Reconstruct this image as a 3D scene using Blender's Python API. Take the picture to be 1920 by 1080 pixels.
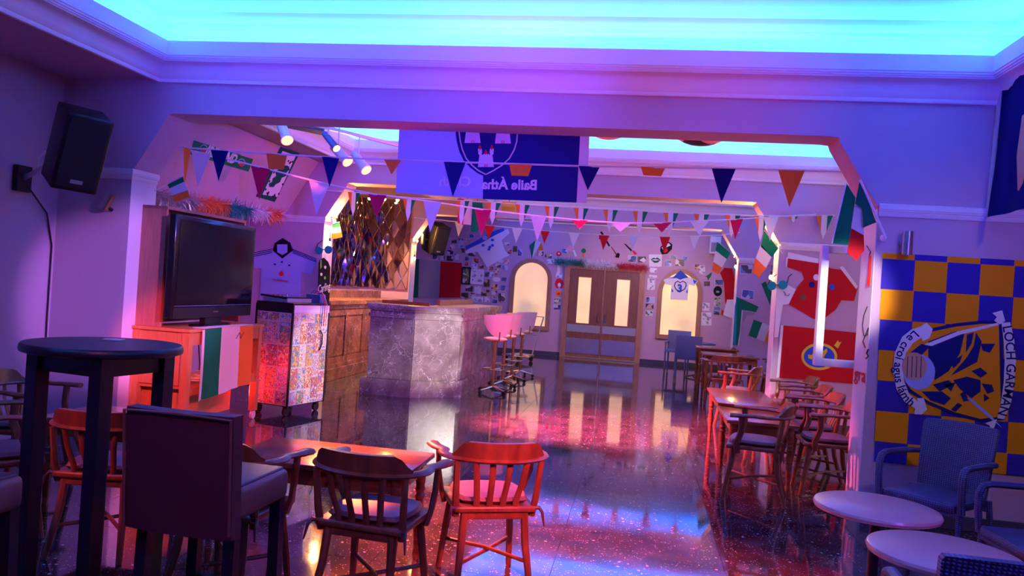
import bpy, bmesh, math, random
from mathutils import Vector, Matrix, Euler
random.seed(7)
for o in list(bpy.data.objects): bpy.data.objects.remove(o)
scene = bpy.context.scene
COL = scene.collection
PI = math.pi
# ---------------------------------------------------------------- camera
FPX, YAW, PIT, ROL, EYE = 1492.25, .1607, .0011, .0672, 1.6
_f = Vector((-math.sin(YAW), math.cos(YAW), 0)); _r = Vector((math.cos(YAW), math.sin(YAW), 0)); _u = Vector((0, 0, 1))
FW = _f*math.cos(PIT) - _u*math.sin(PIT); _u2 = _u*math.cos(PIT) + _f*math.sin(PIT)
RT = _r*math.cos(ROL) + _u2*math.sin(ROL); UP = _u2*math.cos(ROL) - _r*math.sin(ROL)
CAM = Vector((0, 0, EYE))
cd = bpy.data.cameras.new('camera'); cam = bpy.data.objects.new('camera', cd); COL.objects.link(cam)
cd.sensor_width = 36; cd.lens = FPX/1920*36; cd.clip_start = .05; cd.clip_end = 100
m = Matrix.Identity(4)
for i in range(3):
    m[i][0] = RT[i]; m[i][1] = UP[i]; m[i][2] = -FW[i]; m[i][3] = CAM[i]
cam.matrix_world = m
scene.camera = cam
# ---------------------------------------------------------------- world, exposure
w = bpy.data.worlds.new('world'); scene.world = w; w.use_nodes = True
w.node_tree.nodes['Background'].inputs[0].default_value = (.10, .06, .16, 1)
w.node_tree.nodes['Background'].inputs[1].default_value = .02
scene.view_settings.view_transform = 'Standard'; scene.view_settings.look = 'None'
scene.view_settings.exposure = 0.22; scene.view_settings.gamma = 1; scene.view_settings.use_curve_mapping = False
# ---------------------------------------------------------------- lamps of the room, and unseen lamps added for the colour washes
def spot(name, loc, target, col, power, angle=50, blend=.6, size=.06):
    l = bpy.data.lights.new(name, 'SPOT'); l.energy = power; l.color = col; l.spot_size = math.radians(angle); l.spot_blend = blend; l.shadow_soft_size = size
    o = bpy.data.objects.new(name, l); COL.objects.link(o); o.location = loc
    o.rotation_euler = (Vector(target)-Vector(loc)).to_track_quat('-Z', 'Y').to_euler(); return o
def point(name, loc, col, power, size=.08):
    l = bpy.data.lights.new(name, 'POINT'); l.energy = power; l.color = col; l.shadow_soft_size = size
    o = bpy.data.objects.new(name, l); COL.objects.link(o); o.location = loc; return o
def area(name, loc, target, col, power, sx, sy):
    l = bpy.data.lights.new(name, 'AREA'); l.shape = 'RECTANGLE'; l.size = sx; l.size_y = sy; l.energy = power; l.color = col
    o = bpy.data.objects.new(name, l); COL.objects.link(o); o.location = loc
    o.rotation_euler = (Vector(target)-Vector(loc)).to_track_quat('-Z', 'Y').to_euler(); return o
RED = (1, .085, .045); PINK = (1, .09, .20); BLUE = (.05, .06, 1); WARM = (1, .52, .16); VIOLET = (.36, .08, 1)
LED_COL = (.020, .185, 1); LED_STRENGTH = 52.0
# unseen lamps without fixtures for the front room; washes and fills are added
spot('front_red_spot_lamp', (1.2, 1.0, 3.1), (-.60, 4.45, .45), RED, 1900, 15, .6)
spot('front_red_spot_lamp', (-.6, 1.0, 3.1), (-4.2, 7.0, .70), RED, 2300, 12, .6)
spot('added_left_red_spot', (-4.6, 1.5, 3.0), (-2.9, 3.85, .72), RED, 420, 14, .7)  # added red spot for the crest of the chair behind the tall table
spot('front_red_floor_lamp', (.2, 1.6, .5), (-.3, 6.6, 3.2), RED, 260, 40, .9)
spot('bay_red_floor_lamp', (-4.40, 8.15, .25), (.2, 6.6, 3.0), (1, .05, .06), 750, 56, .9)
spot('added_front_blue_wash', (.2, .9, 1.9), (-2.2, 6.5, 3.15), (.12, .04, 1), 1600, 42, .9)  # added wash that brightens header and cornice beyond the cove strips
spot('added_front_blue_wash', (2.0, .8, 1.9), (2.0, 6.5, 3.1), (.07, .02, 1), 480, 46, .9)  # second added blue wash, for the right half of the arch wall
spot('added_front_maroon_fill', (-.9, .5, 3.0), (-1.9, 3.6, .7), (.9, .12, .22), 75, 50, .9)  # added weak red fill over the left foreground chairs
spot('added_front_violet_wash', (3.0, .6, 3.1), (.4, 4.4, .0), VIOLET, 240, 50, .9)  # added violet wash over the front floor, no fixture
spot('added_front_violet_wash', (1.4, 3.0, 3.1), (-4.6, 6.7, 1.3), (.60, .24, 1), 1800, 15, .6)  # added narrow beam that brightens the left pier reveal
spot('added_case_white_spot', (.9, 1.8, 3.1), (1.62, 6.95, 1.6), (1, .92, .88), 1500, 9, .6)  # added spot that whitens the frame of the glass case
spot('added_flag_warm_wash', (2.6, 2.4, 3.1), (2.5, 6.5, 1.2), (1, .66, .36), 70, 46, .8)
# window daylight in the right side of the first bay, plus two added spots
area('side_window_daylight', (4.1, 8.7, 1.7), (0, 8.9, .6), (1, .84, .78), 10, 2.0, 1.4)
spot('added_side_spot', (4.0, 8.4, 2.3), (-2.75, 10.78, .65), (1, .90, .80), 2300, 10, .5)  # added narrow spot that lifts the angled bar corner above the window light
spot('added_side_spot', (4.0, 8.9, 2.3), (-3.66, 8.75, .65), (1, .84, .66), 1500, 9, .5)  # added narrow spot on the right face of the comic cart
# warm downlights over the bar
for p in ((-5.0, 12.3, 3.1), (-4.9, 14.2, 3.1), (-3.4, 12.6, 3.1)):
    spot('bar_downlight_lamp', p, (p[0], p[1], 0), WARM, 330, 120, .8, .05)
spot('added_walkway_spot', (-3.5, 12.4, 3.1), (-4.6, 12.1, .7), WARM, 420, 60, .8)  # added spot that warms the panels of the bar wing, no fixture
# unseen washes added in the first bay and the rear bay
spot('added_bay_rose_wash', (2.0, 7.6, 3.1), (-4.4, 10.4, 1.3), (.8, .08, .62), 700, 60, .9)  # added for a rose tone on niche wall and bar front
spot('bay_pink_spot_lamp', (.6, 7.4, 3.1), (-2.2, 12.0, .9), PINK, 1300, 18, .6)
spot('added_rear_blue_wash', (-1.5, 16.3, 3.0), (-3.8, 19.2, 1.9), BLUE, 110, 80, .9)  # added blue for the left part of the rear wall
spot('added_rear_pink_wash', (.6, 16.3, 3.0), (0, 19.2, 1.3), (1, .62, .72), 150, 95, .9)  # added pinkish light that turns the rear wall mauve

# ---------------------------------------------------------------- pixel -> world on a real plane (frame 1920 x 1080)
def ray(x, y): return FW + RT*((x-960)/FPX) - UP*((y-540)/FPX)
def atY(x, y, Y): d = ray(x, y); return CAM + d*(Y/d.y)
def atX(x, y, X): d = ray(x, y); return CAM + d*(X/d.x)
def atZ(x, y, z=0.): d = ray(x, y); return CAM + d*((z-EYE)/d.z)
# ---------------------------------------------------------------- mesh builder
class MB:
    def __init__(s): s.v = []; s.f = []; s.m = []
    def add(s, vs, fs, mi=0):
        b = len(s.v); s.v += [tuple(p) for p in vs]; s.f += [tuple(b+i for i in q) for q in fs]; s.m += [mi]*len(fs); return s
    def box(s, c, d, rot=None, mi=0, bev=0):
        R = rot.to_matrix() if isinstance(rot, Euler) else (rot or Matrix.Identity(3)); c = Vector(c)
        hx, hy, hz = d[0]/2, d[1]/2, d[2]/2
        if bev <= 0:
            vs = [c+R@Vector((sx*hx, sy*hy, sz*hz)) for sx in (-1, 1) for sy in (-1, 1) for sz in (-1, 1)]
            return s.add(vs, [(0, 1, 3, 2), (4, 6, 7, 5), (0, 4, 5, 1), (2, 3, 7, 6), (0, 2, 6, 4), (1, 5, 7, 3)], mi)
        bm = bmesh.new(); bmesh.ops.create_cube(bm, size=1)
        for v in bm.verts: v.co = Vector((v.co.x*d[0], v.co.y*d[1], v.co.z*d[2]))
        bmesh.ops.bevel(bm, geom=list(bm.edges), offset=bev, segments=3, affect='EDGES', profile=.5)
        bm.verts.index_update()
        s.add([c+R@v.co for v in bm.verts], [[v.index for v in f.verts] for f in bm.faces], mi); bm.free(); return s
    def tube(s, pts, r, n=8, mi=0, closed=False, flat=None, cap=True):
        """tube along pts; r number or list; flat=(a,b) scales across (side, up)"""
        pts = [Vector(p) for p in pts]; k = len(pts); rs = r if isinstance(r, (list, tuple)) else [r]*k
        vs = []; up = Vector((0, 0, 1)); pu = None
        for i, p in enumerate(pts):
            a = pts[(i-1) % k] if (closed or i > 0) else p; b = pts[(i+1) % k] if (closed or i < k-1) else p
            t = (b-a).normalized()
            ref = pu if pu is not None else (up if abs(t.z) < .9 else Vector((0, 1, 0)))
            sd = t.cross(ref); 
            if sd.length < 1e-5: sd = t.cross(Vector((1, 0, 0)))
            sd.normalize(); u2 = sd.cross(t).normalized(); pu = u2
            fa, fb = flat if flat else (1, 1)
            for j in range(n):
                q = 2*PI*j/n + (PI/4 if n == 4 else 0); vs.append(p + sd*(math.cos(q)*rs[i]*fa) + u2*(math.sin(q)*rs[i]*fb))
        fs = []
        for i in range(k if closed else k-1):
            i2 = (i+1) % k
            for j in range(n):
                j2 = (j+1) % n; fs.append((i*n+j, i*n+j2, i2*n+j2, i2*n+j))
        if cap and not closed: fs += [tuple(range(n))[::-1], tuple(range((k-1)*n, k*n))]
        return s.add(vs, fs, mi)
    def bar(s, a, b, wd, ht, mi=0):
        return s.tube([a, b], math.sqrt(.5), 4, mi, flat=(wd, ht))
    def lathe(s, prof, c=(0, 0, 0), n=16, mi=0, R=None):
        c = Vector(c); R = R or Matrix.Identity(3); vs = []; fs = []
        for (r, z) in prof:
            for j in range(n): vs.append(c + R@Vector((math.cos(2*PI*j/n)*r, math.sin(2*PI*j/n)*r, z)))
        for i in range(len(prof)-1):
            for j in range(n):
                j2 = (j+1) % n; fs.append((i*n+j, i*n+j2, (i+1)*n+j2, (i+1)*n+j))
        fs += [tuple(range(n))[::-1], tuple(range((len(prof)-1)*n, len(prof)*n))]
        return s.add(vs, fs, mi)
    def cyl(s, a, b, r, n=16, mi=0, r2=None):
        return s.tube([a, b], [r, r if r2 is None else r2], n, mi)
    def prism(s, poly, off, mi=0):
        """polygon (3D points) extruded by vector off, concave allowed"""
        poly = [Vector(p) for p in poly]; off = Vector(off); n = len(poly)
        from mathutils.geometry import tessellate_polygon
        tr = tessellate_polygon([poly]); vs = poly + [p+off for p in poly]
        fs = [tuple(t) for t in tr] + [tuple(i+n for i in reversed(t)) for t in tr]
        fs += [(i, (i+1) % n, (i+1) % n+n, i+n) for i in range(n)]
        return s.add(vs, fs, mi)
    def sphere(s, c, r, n=12, k=8, mi=0, sc=(1, 1, 1)):
        prof = [(max(1e-4, math.sin(PI*i/k)), -math.cos(PI*i/k)) for i in range(k+1)]
        R = Matrix.Diagonal((r*sc[0], r*sc[1], r*sc[2])); return s.lathe(prof, c, n, mi, R)
    def build(s, name, mats, parent=None, smooth=False, loc=None, rotz=0):
        me = bpy.data.meshes.new(name); me.from_pydata(s.v, [], s.f)
        if not isinstance(mats, (list, tuple)): mats = [mats]
        for q in mats: me.materials.append(M[q] if isinstance(q, str) else q)
        if len(mats) > 1: me.polygons.foreach_set('material_index', s.m)
        bm = bmesh.new(); bm.from_mesh(me); bmesh.ops.recalc_face_normals(bm, faces=bm.faces); bm.to_mesh(me); bm.free()
        if smooth:
            me.polygons.foreach_set('use_smooth', [True]*len(me.polygons))
            try: me.set_sharp_from_angle(angle=math.radians(40))
            except Exception: pass
        o = bpy.data.objects.new(name, me); COL.objects.link(o)
        if parent: o.parent = parent
        if loc is not None: o.location = loc
        if rotz: o.rotation_euler[2] = rotz
        return o
def tag(o, label=None, cat=None, group=None, kind=None):
    if label: o['label'] = label
    if cat: o['category'] = cat
    if group: o['group'] = group
    if kind: o['kind'] = kind
    return o
def thing(name, label, cat, loc=(0, 0, 0), rz=0, group=None):
    o = bpy.data.objects.new(name, None); COL.objects.link(o); o.location = loc; o.rotation_euler[2] = rz; o.empty_display_size = .1
    return tag(o, label, cat, group)
def struct(o): o['kind'] = 'structure'; return o
def dup(root, loc, rz, label, group=None):
    c = root.copy(); COL.objects.link(c); c.location = loc; c.rotation_euler = (0, 0, rz); c['label'] = label
    if group: c['group'] = group
    def kids(a, b):
        for ch in list(a.children):
            k = ch.copy(); COL.objects.link(k); k.parent = b; kids(ch, k)
    kids(root, c); return c
# ---------------------------------------------------------------- materials
M = {}
def _new(name):
    m = bpy.data.materials.new(name); m.use_nodes = True; M[name] = m
    return m, m.node_tree.nodes, m.node_tree.links, m.node_tree.nodes['Principled BSDF']
def mat(name, c, rough=.6, metal=0, spec=.5, emis=None, es=0, noise=0, nscale=8, bump=0, bscale=60, trans=0, alpha=1, coat=0, transl=0):
    m, N, L, b = _new(name); b.inputs['Base Color'].default_value = (*c, 1); b.inputs['Roughness'].default_value = rough
    b.inputs['Metallic'].default_value = metal; b.inputs['Specular IOR Level'].default_value = spec; b.inputs['Coat Weight'].default_value = coat
    if emis: b.inputs['Emission Color'].default_value = (*emis, 1); b.inputs['Emission Strength'].default_value = es
    if trans: b.inputs['Transmission Weight'].default_value = trans
    if noise:
        g = N.new('ShaderNodeNewGeometry'); t = N.new('ShaderNodeTexNoise'); t.inputs['Scale'].default_value = nscale; t.inputs['Detail'].default_value = 4
        L.new(g.outputs['Position'], t.inputs['Vector'])
        x = N.new('ShaderNodeMix'); x.data_type = 'RGBA'; x.inputs[6].default_value = (*[q*(1-noise) for q in c], 1); x.inputs[7].default_value = (*[min(1, q*(1+noise)) for q in c], 1)
        L.new(t.outputs['Fac'], x.inputs[0]); L.new(x.outputs[2], b.inputs['Base Color'])
    if bump:
        g = N.new('ShaderNodeNewGeometry'); t = N.new('ShaderNodeTexNoise'); t.inputs['Scale'].default_value = bscale; t.inputs['Detail'].default_value = 3
        L.new(g.outputs['Position'], t.inputs['Vector']); bp = N.new('ShaderNodeBump'); bp.inputs['Strength'].default_value = bump; bp.inputs['Distance'].default_value = .01
        L.new(t.outputs['Fac'], bp.inputs['Height']); L.new(bp.outputs[0], b.inputs['Normal'])
    if transl:
        tr = N.new('ShaderNodeBsdfTranslucent'); tr.inputs[0].default_value = (*c, 1); mx = N.new('ShaderNodeMixShader'); mx.inputs[0].default_value = transl
        out = N['Material Output']; L.new(b.outputs[0], mx.inputs[1]); L.new(tr.outputs[0], mx.inputs[2]); L.new(mx.outputs[0], out.inputs['Surface'])
    return m
def ramp(N, stops):
    r = N.new('ShaderNodeValToRGB'); e = r.color_ramp.elements
    while len(e) < len(stops): e.new(.5)
    for q, (p, c) in zip(e, stops): q.position = p; q.color = (*c, 1)
    return r
def wood(name, c1, c2, rough=.35, scale=(3, 30, 30)):
    m, N, L, b = _new(name); tc = N.new('ShaderNodeTexCoord'); mp = N.new('ShaderNodeMapping'); mp.inputs['Scale'].default_value = scale
    t = N.new('ShaderNodeTexNoise'); t.inputs['Scale'].default_value = 1.5; t.inputs['Detail'].default_value = 5; t.inputs['Distortion'].default_value = .6
    L.new(tc.outputs['Object'], mp.inputs[0]); L.new(mp.outputs[0], t.inputs['Vector']); r = ramp(N, [(.3, c1), (.7, c2)]); L.new(t.outputs['Fac'], r.inputs[0])
    L.new(r.outputs[0], b.inputs['Base Color']); b.inputs['Roughness'].default_value = rough
    bp = N.new('ShaderNodeBump'); bp.inputs['Strength'].default_value = .12; bp.inputs['Distance'].default_value = .004; L.new(t.outputs['Fac'], bp.inputs['Height']); L.new(bp.outputs[0], b.inputs['Normal'])
    return m
mat('wall', (.55, .36, .47), .85, noise=.05, nscale=3, bump=.08, bscale=120)
mat('ceil', (.86, .86, .86), .8)
mat('cornice', (.90, .84, .88), .6, bump=.03, bscale=40)
mat('trimw', (.80, .74, .78), .5)
mat('pierwhite', (.80, .72, .78), .6, noise=.06, nscale=5, bump=.05)
mat('skirt', (.07, .06, .09), .3)
mat('grout', (.02, .018, .024), .6)
def terrazzo():
    m, N, L, b = _new('terrazzo'); g = N.new('ShaderNodeNewGeometry')
    n1 = N.new('ShaderNodeTexNoise'); n1.inputs['Scale'].default_value = 5; n1.inputs['Detail'].default_value = 5; L.new(g.outputs['Position'], n1.inputs['Vector'])
    r1 = ramp(N, [(.3, (.015, .012, .017)), (.7, (.07, .052, .068))]); L.new(n1.outputs['Fac'], r1.inputs[0])
    mixc = r1.outputs[0]
    for sc, th, wdt, col in ((17, .13, .05, (.55, .46, .50)), (70, .20, .08, (.60, .50, .54))):
        nz = N.new('ShaderNodeTexNoise'); nz.inputs['Scale'].default_value = sc*.5; L.new(g.outputs['Position'], nz.inputs['Vector'])
        ad = N.new('ShaderNodeVectorMath'); ad.operation = 'MULTIPLY_ADD'; ad.inputs[1].default_value = (.03, .03, .03); L.new(nz.outputs['Color'], ad.inputs[0]); L.new(g.outputs['Position'], ad.inputs[2])
        v = N.new('ShaderNodeTexVoronoi'); v.inputs['Scale'].default_value = sc; L.new(ad.outputs[0], v.inputs['Vector'])
        r = ramp(N, [(th, (1, 1, 1)), (th+wdt, (0, 0, 0))]); L.new(v.outputs['Distance'], r.inputs[0])
        sp = N.new('ShaderNodeSeparateColor'); L.new(v.outputs['Color'], sp.inputs[0])
        gt = N.new('ShaderNodeMath'); gt.operation = 'GREATER_THAN'; gt.inputs[1].default_value = .72; L.new(sp.outputs[0], gt.inputs[0])
        mu = N.new('ShaderNodeMath'); mu.operation = 'MULTIPLY'; L.new(r.outputs[0], mu.inputs[0]); L.new(gt.outputs[0], mu.inputs[1])
        x = N.new('ShaderNodeMix'); x.data_type = 'RGBA'; x.inputs[7].default_value = (*col, 1); L.new(mu.outputs[0], x.inputs[0]); L.new(mixc, x.inputs[6]); mixc = x.outputs[2]
    L.new(mixc, b.inputs['Base Color']); b.inputs['Specular IOR Level'].default_value = .9
    n2 = N.new('ShaderNodeTexNoise'); n2.inputs['Scale'].default_value = 2.2; n2.inputs['Detail'].default_value = 6; L.new(g.outputs['Position'], n2.inputs['Vector'])
    r2 = ramp(N, [(.3, (.03, .03, .03)), (.75, (.11, .11, .11))]); L.new(n2.outputs['Fac'], r2.inputs[0]); L.new(r2.outputs[0], b.inputs['Roughness'])
terrazzo()
def marble(name, base, dark, vein):
    m, N, L, b = _new(name); g = N.new('ShaderNodeNewGeometry')
    nz = N.new('ShaderNodeTexNoise'); nz.inputs['Scale'].default_value = 4; nz.inputs['Detail'].default_value = 6; L.new(g.outputs['Position'], nz.inputs['Vector'])
    ad = N.new('ShaderNodeVectorMath'); ad.operation = 'MULTIPLY_ADD'; ad.inputs[1].default_value = (.45, .45, .45); L.new(nz.outputs['Color'], ad.inputs[0]); L.new(g.outputs['Position'], ad.inputs[2])
    r0 = ramp(N, [(.35, dark), (.65, base)]); L.new(nz.outputs['Fac'], r0.inputs[0]); cur = r0.outputs[0]
    for sc, wd, k in ((3.0, .012, .9), (7, .018, .8), (16, .035, .4)):
        v = N.new('ShaderNodeTexVoronoi'); v.feature = 'DISTANCE_TO_EDGE'; v.inputs['Scale'].default_value = sc; L.new(ad.outputs[0], v.inputs['Vector'])
        r = ramp(N, [(0, (k, k, k)), (wd, (0, 0, 0))]); L.new(v.outputs['Distance'], r.inputs[0])
        n3 = N.new('ShaderNodeTexNoise'); n3.inputs['Scale'].default_value = 3; L.new(g.outputs['Position'], n3.inputs['Vector'])
        n3.inputs['Scale'].default_value = 2.5+sc*.25; n3.inputs['Detail'].default_value = 4; r3 = ramp(N, [(.46, (0, 0, 0)), (.58, (1, 1, 1))]); L.new(n3.outputs['Fac'], r3.inputs[0])
        mu = N.new('ShaderNodeMath'); mu.operation = 'MULTIPLY'; L.new(r.outputs[0], mu.inputs[0]); L.new(r3.outputs[0], mu.inputs[1])
        x = N.new('ShaderNodeMix'); x.data_type = 'RGBA'; x.inputs[7].default_value = (*vein, 1); L.new(mu.outputs[0], x.inputs[0]); L.new(cur, x.inputs[6]); cur = x.outputs[2]
    L.new(cur, b.inputs['Base Color']); b.inputs['Roughness'].default_value = .26
marble('marble', (.30, .23, .22), (.16, .11, .11), (.82, .76, .74))
marble('marble_brown', (.27, .095, .065), (.13, .045, .035), (.62, .42, .36))
wood('chairwood', (.13, .036, .015), (.27, .085, .032), .33, (12, 12, 3))
wood('tablewood', (.17, .045, .018), (.31, .095, .035), .18, (3, 30, 30))
wood('consolewood', (.50, .17, .055), (.62, .24, .09), .4, (30, 3, 3))
wood('hutchwood', (.36, .12, .10), (.46, .17, .13), .5, (30, 30, 3))
wood('doorwood', (.16, .06, .035), (.26, .10, .05), .4, (30, 30, 2))
wood('framewood', (.34, .16, .09), (.44, .22, .12), .45, (20, 20, 3))
mat('black', (.006, .006, .009), .45); mat('blackgloss', (.008, .008, .012), .12); mat('screen', (.010, .011, .013), .08, spec=.6)
mat('blackpaint', (.010, .010, .016), .35, bump=.05); mat('leather', (.085, .022, .032), .38, bump=.12, bscale=180); mat('leatherside', (.22, .085, .07), .42, bump=.12, bscale=180)
mat('cushion', (.16, .07, .09), .42, bump=.08, bscale=90); mat('tabletop', (.66, .37, .33), .28, noise=.05, nscale=30)
mat('gold', (.78, .52, .22), .22, 1); mat('brass', (.85, .60, .25), .25, 1); mat('chrome', (.8, .8, .82), .15, 1); mat('steel', (.55, .55, .58), .3, 1)
mat('palevinyl', (.86, .56, .52), .45); mat('plasticgrey', (.3, .3, .34), .45); mat('whitepaint', (.86, .84, .84), .4); mat('whiteplastic', (.85, .83, .85), .35)
mat('speakerfab', (.010, .010, .014), .8, bump=.3, bscale=500); mat('blueseat', (.10, .12, .26), .5); mat('rubber', (.02, .02, .02), .7)
def wicker():
    m, N, L, b = _new('wicker'); tc = N.new('ShaderNodeTexCoord'); b.inputs['Roughness'].default_value = .5
    wv = N.new('ShaderNodeTexWave'); wv.bands_direction = 'Z'; wv.inputs['Scale'].default_value = 26; wv.inputs['Distortion'].default_value = 1.0; wv.inputs['Detail'].default_value = 1
    w2 = N.new('ShaderNodeTexWave'); w2.bands_direction = 'X'; w2.inputs['Scale'].default_value = 22
    L.new(tc.outputs['Object'], wv.inputs['Vector']); L.new(tc.outputs['Object'], w2.inputs['Vector'])
    mu = N.new('ShaderNodeMath'); mu.operation = 'MULTIPLY'; L.new(wv.outputs['Fac'], mu.inputs[0]); L.new(w2.outputs['Fac'], mu.inputs[1])
    r = ramp(N, [(.0, (.030, .034, .11)), (.8, (.115, .125, .30))]); L.new(mu.outputs[0], r.inputs[0]); L.new(r.outputs[0], b.inputs['Base Color'])
    bp = N.new('ShaderNodeBump'); bp.inputs['Strength'].default_value = .6; bp.inputs['Distance'].default_value = .004; L.new(mu.outputs[0], bp.inputs['Height']); L.new(bp.outputs[0], b.inputs['Normal'])
wicker()
CL = dict(green=(.015, .24, .10), white=(.82, .80, .82), orange=(.90, .25, .04), navy=(.012, .015, .16), sky=(.38, .47, .88), purple=(.045, .03, .33), amber=(.90, .31, .008),
          red=(.72, .02, .025), magenta=(.70, .02, .10), blackc=(.012, .012, .016), grey=(.35, .34, .36), teal=(.02, .33, .33), dkgreen=(.015, .12, .08), cream=(.78, .70, .52), brown=(.18, .08, .04), skin=(.62, .34, .24),
          blue=(.04, .10, .55), yellow=(.85, .6, .05), pink=(.85, .35, .5), limegreen=(.2, .5, .06))
for k, c in CL.items():
    mat(k, c, .85, spec=.08, transl=.25 if k in ('green', 'white', 'orange', 'navy', 'sky', 'magenta', 'red') else 0)
    mat(k+'_ink', c, .75, spec=.12)
mat('flag_sky', (.52, .58, .95), .8, transl=.5); mat('flag_navy', (.015, .02, .28), .8, transl=.5)
mat('led', LED_COL, .5, emis=LED_COL, es=LED_STRENGTH); mat('led_dim', LED_COL, .5, emis=LED_COL, es=LED_STRENGTH*.6)
mat('lensglow', (1, .5, .3), .4, emis=(1, .36, .13), es=2.4); mat('lenswarm', (1, .7, .3), .4, emis=(1, .6, .22), es=2.0)
mat('bulb', (1, .8, .5), .4, emis=(1, .62, .25), es=25)
def pane(name, cx, cz, s):
    m, N, L, b = _new(name); b.inputs['Base Color'].default_value = (.7, .55, .35, 1); b.inputs['Roughness'].default_value = .25
    g = N.new('ShaderNodeNewGeometry'); n = N.new('ShaderNodeTexNoise'); n.inputs['Scale'].default_value = 1.3; L.new(g.outputs['Position'], n.inputs['Vector'])
    r = ramp(N, [(.3, (.72, .40, .15)), (.7, (.88, .54, .22))]); L.new(n.outputs['Fac'], r.inputs[0])
    # blurred plant silhouette painted into the glow of the frosted pane
    sb = N.new('ShaderNodeVectorMath'); sb.operation = 'SUBTRACT'; sb.inputs[1].default_value = (cx, 19.2, cz); L.new(g.outputs['Position'], sb.inputs[0])
    n2 = N.new('ShaderNodeTexNoise'); n2.inputs['Scale'].default_value = 6; L.new(g.outputs['Position'], n2.inputs['Vector'])
    ln = N.new('ShaderNodeVectorMath'); ln.operation = 'LENGTH'; L.new(sb.outputs[0], ln.inputs[0])
    ad = N.new('ShaderNodeMath'); ad.operation = 'MULTIPLY_ADD'; ad.inputs[1].default_value = .35; L.new(n2.outputs['Fac'], ad.inputs[0]); L.new(ln.outputs['Value'], ad.inputs[2])
    r2 = ramp(N, [(.28, (.75, .75, .75)), (.55, (0, 0, 0))]); L.new(ad.outputs[0], r2.inputs[0])
    x = N.new('ShaderNodeMix'); x.data_type = 'RGBA'; x.inputs[7].default_value = (.28, .24, .09, 1); L.new(r2.outputs[0], x.inputs[0]); L.new(r.outputs[0], x.inputs[6])
    L.new(x.outputs[2], b.inputs['Emission Color']); b.inputs['Emission Strength'].default_value = s
pane('pane_l', -2.75, 1.05, .85); pane('pane_r', 1.1, .95, .95); pane('pane_d', 50, 0, .9)
mat('daypane', (.9, .88, .85), .4, emis=(1, .9, .85), es=2.0)
mat('mirror', (.46, .40, .43), .03, 1); mat('mirrorjoint', (.62, .38, .14), .25, 1)
m = mat('glass', (.95, .97, 1), .02, trans=1); m.node_tree.nodes['Principled BSDF'].inputs['IOR'].default_value = 1.1
# ---------------------------------------------------------------- text
def text_mesh(txt, size, depth=.002, align='CENTER', bold=0):
    c = bpy.data.curves.new('t', 'FONT'); c.body = txt; c.size = size; c.extrude = depth/2; c.align_x = align; c.align_y = 'CENTER'; c.offset = bold; c.resolution_u = 3
    o = bpy.data.objects.new('t', c); COL.objects.link(o); bpy.context.view_layer.update()
    me = bpy.data.meshes.new_from_object(o.evaluated_get(bpy.context.evaluated_depsgraph_get()))
    bpy.data.objects.remove(o); bpy.data.curves.remove(c); return me
def text(name, txt, size, matn, fn, parent=None, depth=.002, bold=0, align='CENTER'):
    """fn maps text-space (x, y, z) -> world"""
    me = text_mesh(txt, size, depth, align, bold)
    for v in me.vertices: v.co = fn(v.co)
    me.materials.clear(); me.materials.append(M[matn]); me.name = name
    o = bpy.data.objects.new(name, me); COL.objects.link(o); o.parent = parent; return o
# ================================================================ STRUCTURE
XL, XR, WL, WR = -4.575, 1.758, -5.3, 4.2
Y1, Y1b, Y2, Y2b, Y3, Y3b, YB = 6.5, 6.87, 10.9, 11.27, 15.34, 15.70, 19.26
ZS, ZH, ZC, ZT = 2.33, 2.94, 3.22, 3.43
FR = -1.6     # wall behind the photographer
fl = struct(MB().box((-1.2, (FR+YB)/2, -.035), (12.4, YB-FR+1.2, .05)).build('floor', 'grout'))
sl = MB().box((0, 0, -.01), (.997, .997, .02)).build('floor_slab', 'terrazzo', fl)
first = True
for i in range(12):
    for j in range(21):
        x, y = -6.9+i, FR+.45+j
        if x > 4.3 or (x < -5.8 and y < 10): continue
        if first: sl.location = (x, y, 0); first = False
        else:
            c = sl.copy(); COL.objects.link(c); c.location = (x, y, 0); c.parent = fl
def arch_wall(name, y0, y1, x0, x1):
    def arc(cx, cz, r, a0, a1): return [(cx+r*math.cos(a0+(a1-a0)*t/4), cz+r*math.sin(a0+(a1-a0)*t/4)) for t in range(5)]
    a = math.atan2(ZH-2.40, .33); r = .10; k = r*math.tan(a/2)
    # left corner of chamfer and header at (-4.24, ZH), right at (1.40, ZH)
    lc = [( -4.24-k*math.cos(a), ZH-k*math.sin(a)), (-4.24-.25*k, ZH-.12*k), (-4.24+k, ZH)]
    rc = [(1.42-k, ZH), (1.42+.25*k, ZH-.12*k), (1.42+k*math.cos(a), ZH-k*math.sin(a))]
    pl = [(x0, 0), (XL, 0), (XL, 2.40)] + lc + rc + [(XR, 2.40), (XR, 0), (x1, 0), (x1, ZT), (x0, ZT)]
    return struct(MB().prism([(x, y0, z) for x, z in pl], (0, y1-y0, 0)).build(name, 'wall'))
arch_wall('wall_arch_front', Y1, Y1b, -6.0, WR+.1); arch_wall('wall_arch_middle', Y2, Y2b, -6.0, WR+.1); arch_wall('wall_arch_rear', Y3, Y3b, -6.6, WR+.1)
def wallbox(name, x0, x1, y0, y1, z0, z1, m='wall'):
    return struct(MB().box(((x0+x1)/2, (y0+y1)/2, (z0+z1)/2), (x1-x0, y1-y0, z1-z0)).build(name, m))
wallbox('wall_left', WL-.1, WL, FR, Y1, 0, ZT)
wallbox('wall_right', WR, WR+.1, FR, YB, 0, ZT)
wallbox('wall_front', WL-.1, WR+.1, FR-.1, FR, 0, ZT)
wallbox('wall_back', -6.7, WR+.1, YB, YB+.3, 0, ZT)
wallbox('wall_left_niche', -5.95, -5.85, Y1b, Y2, 0, ZT)
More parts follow.
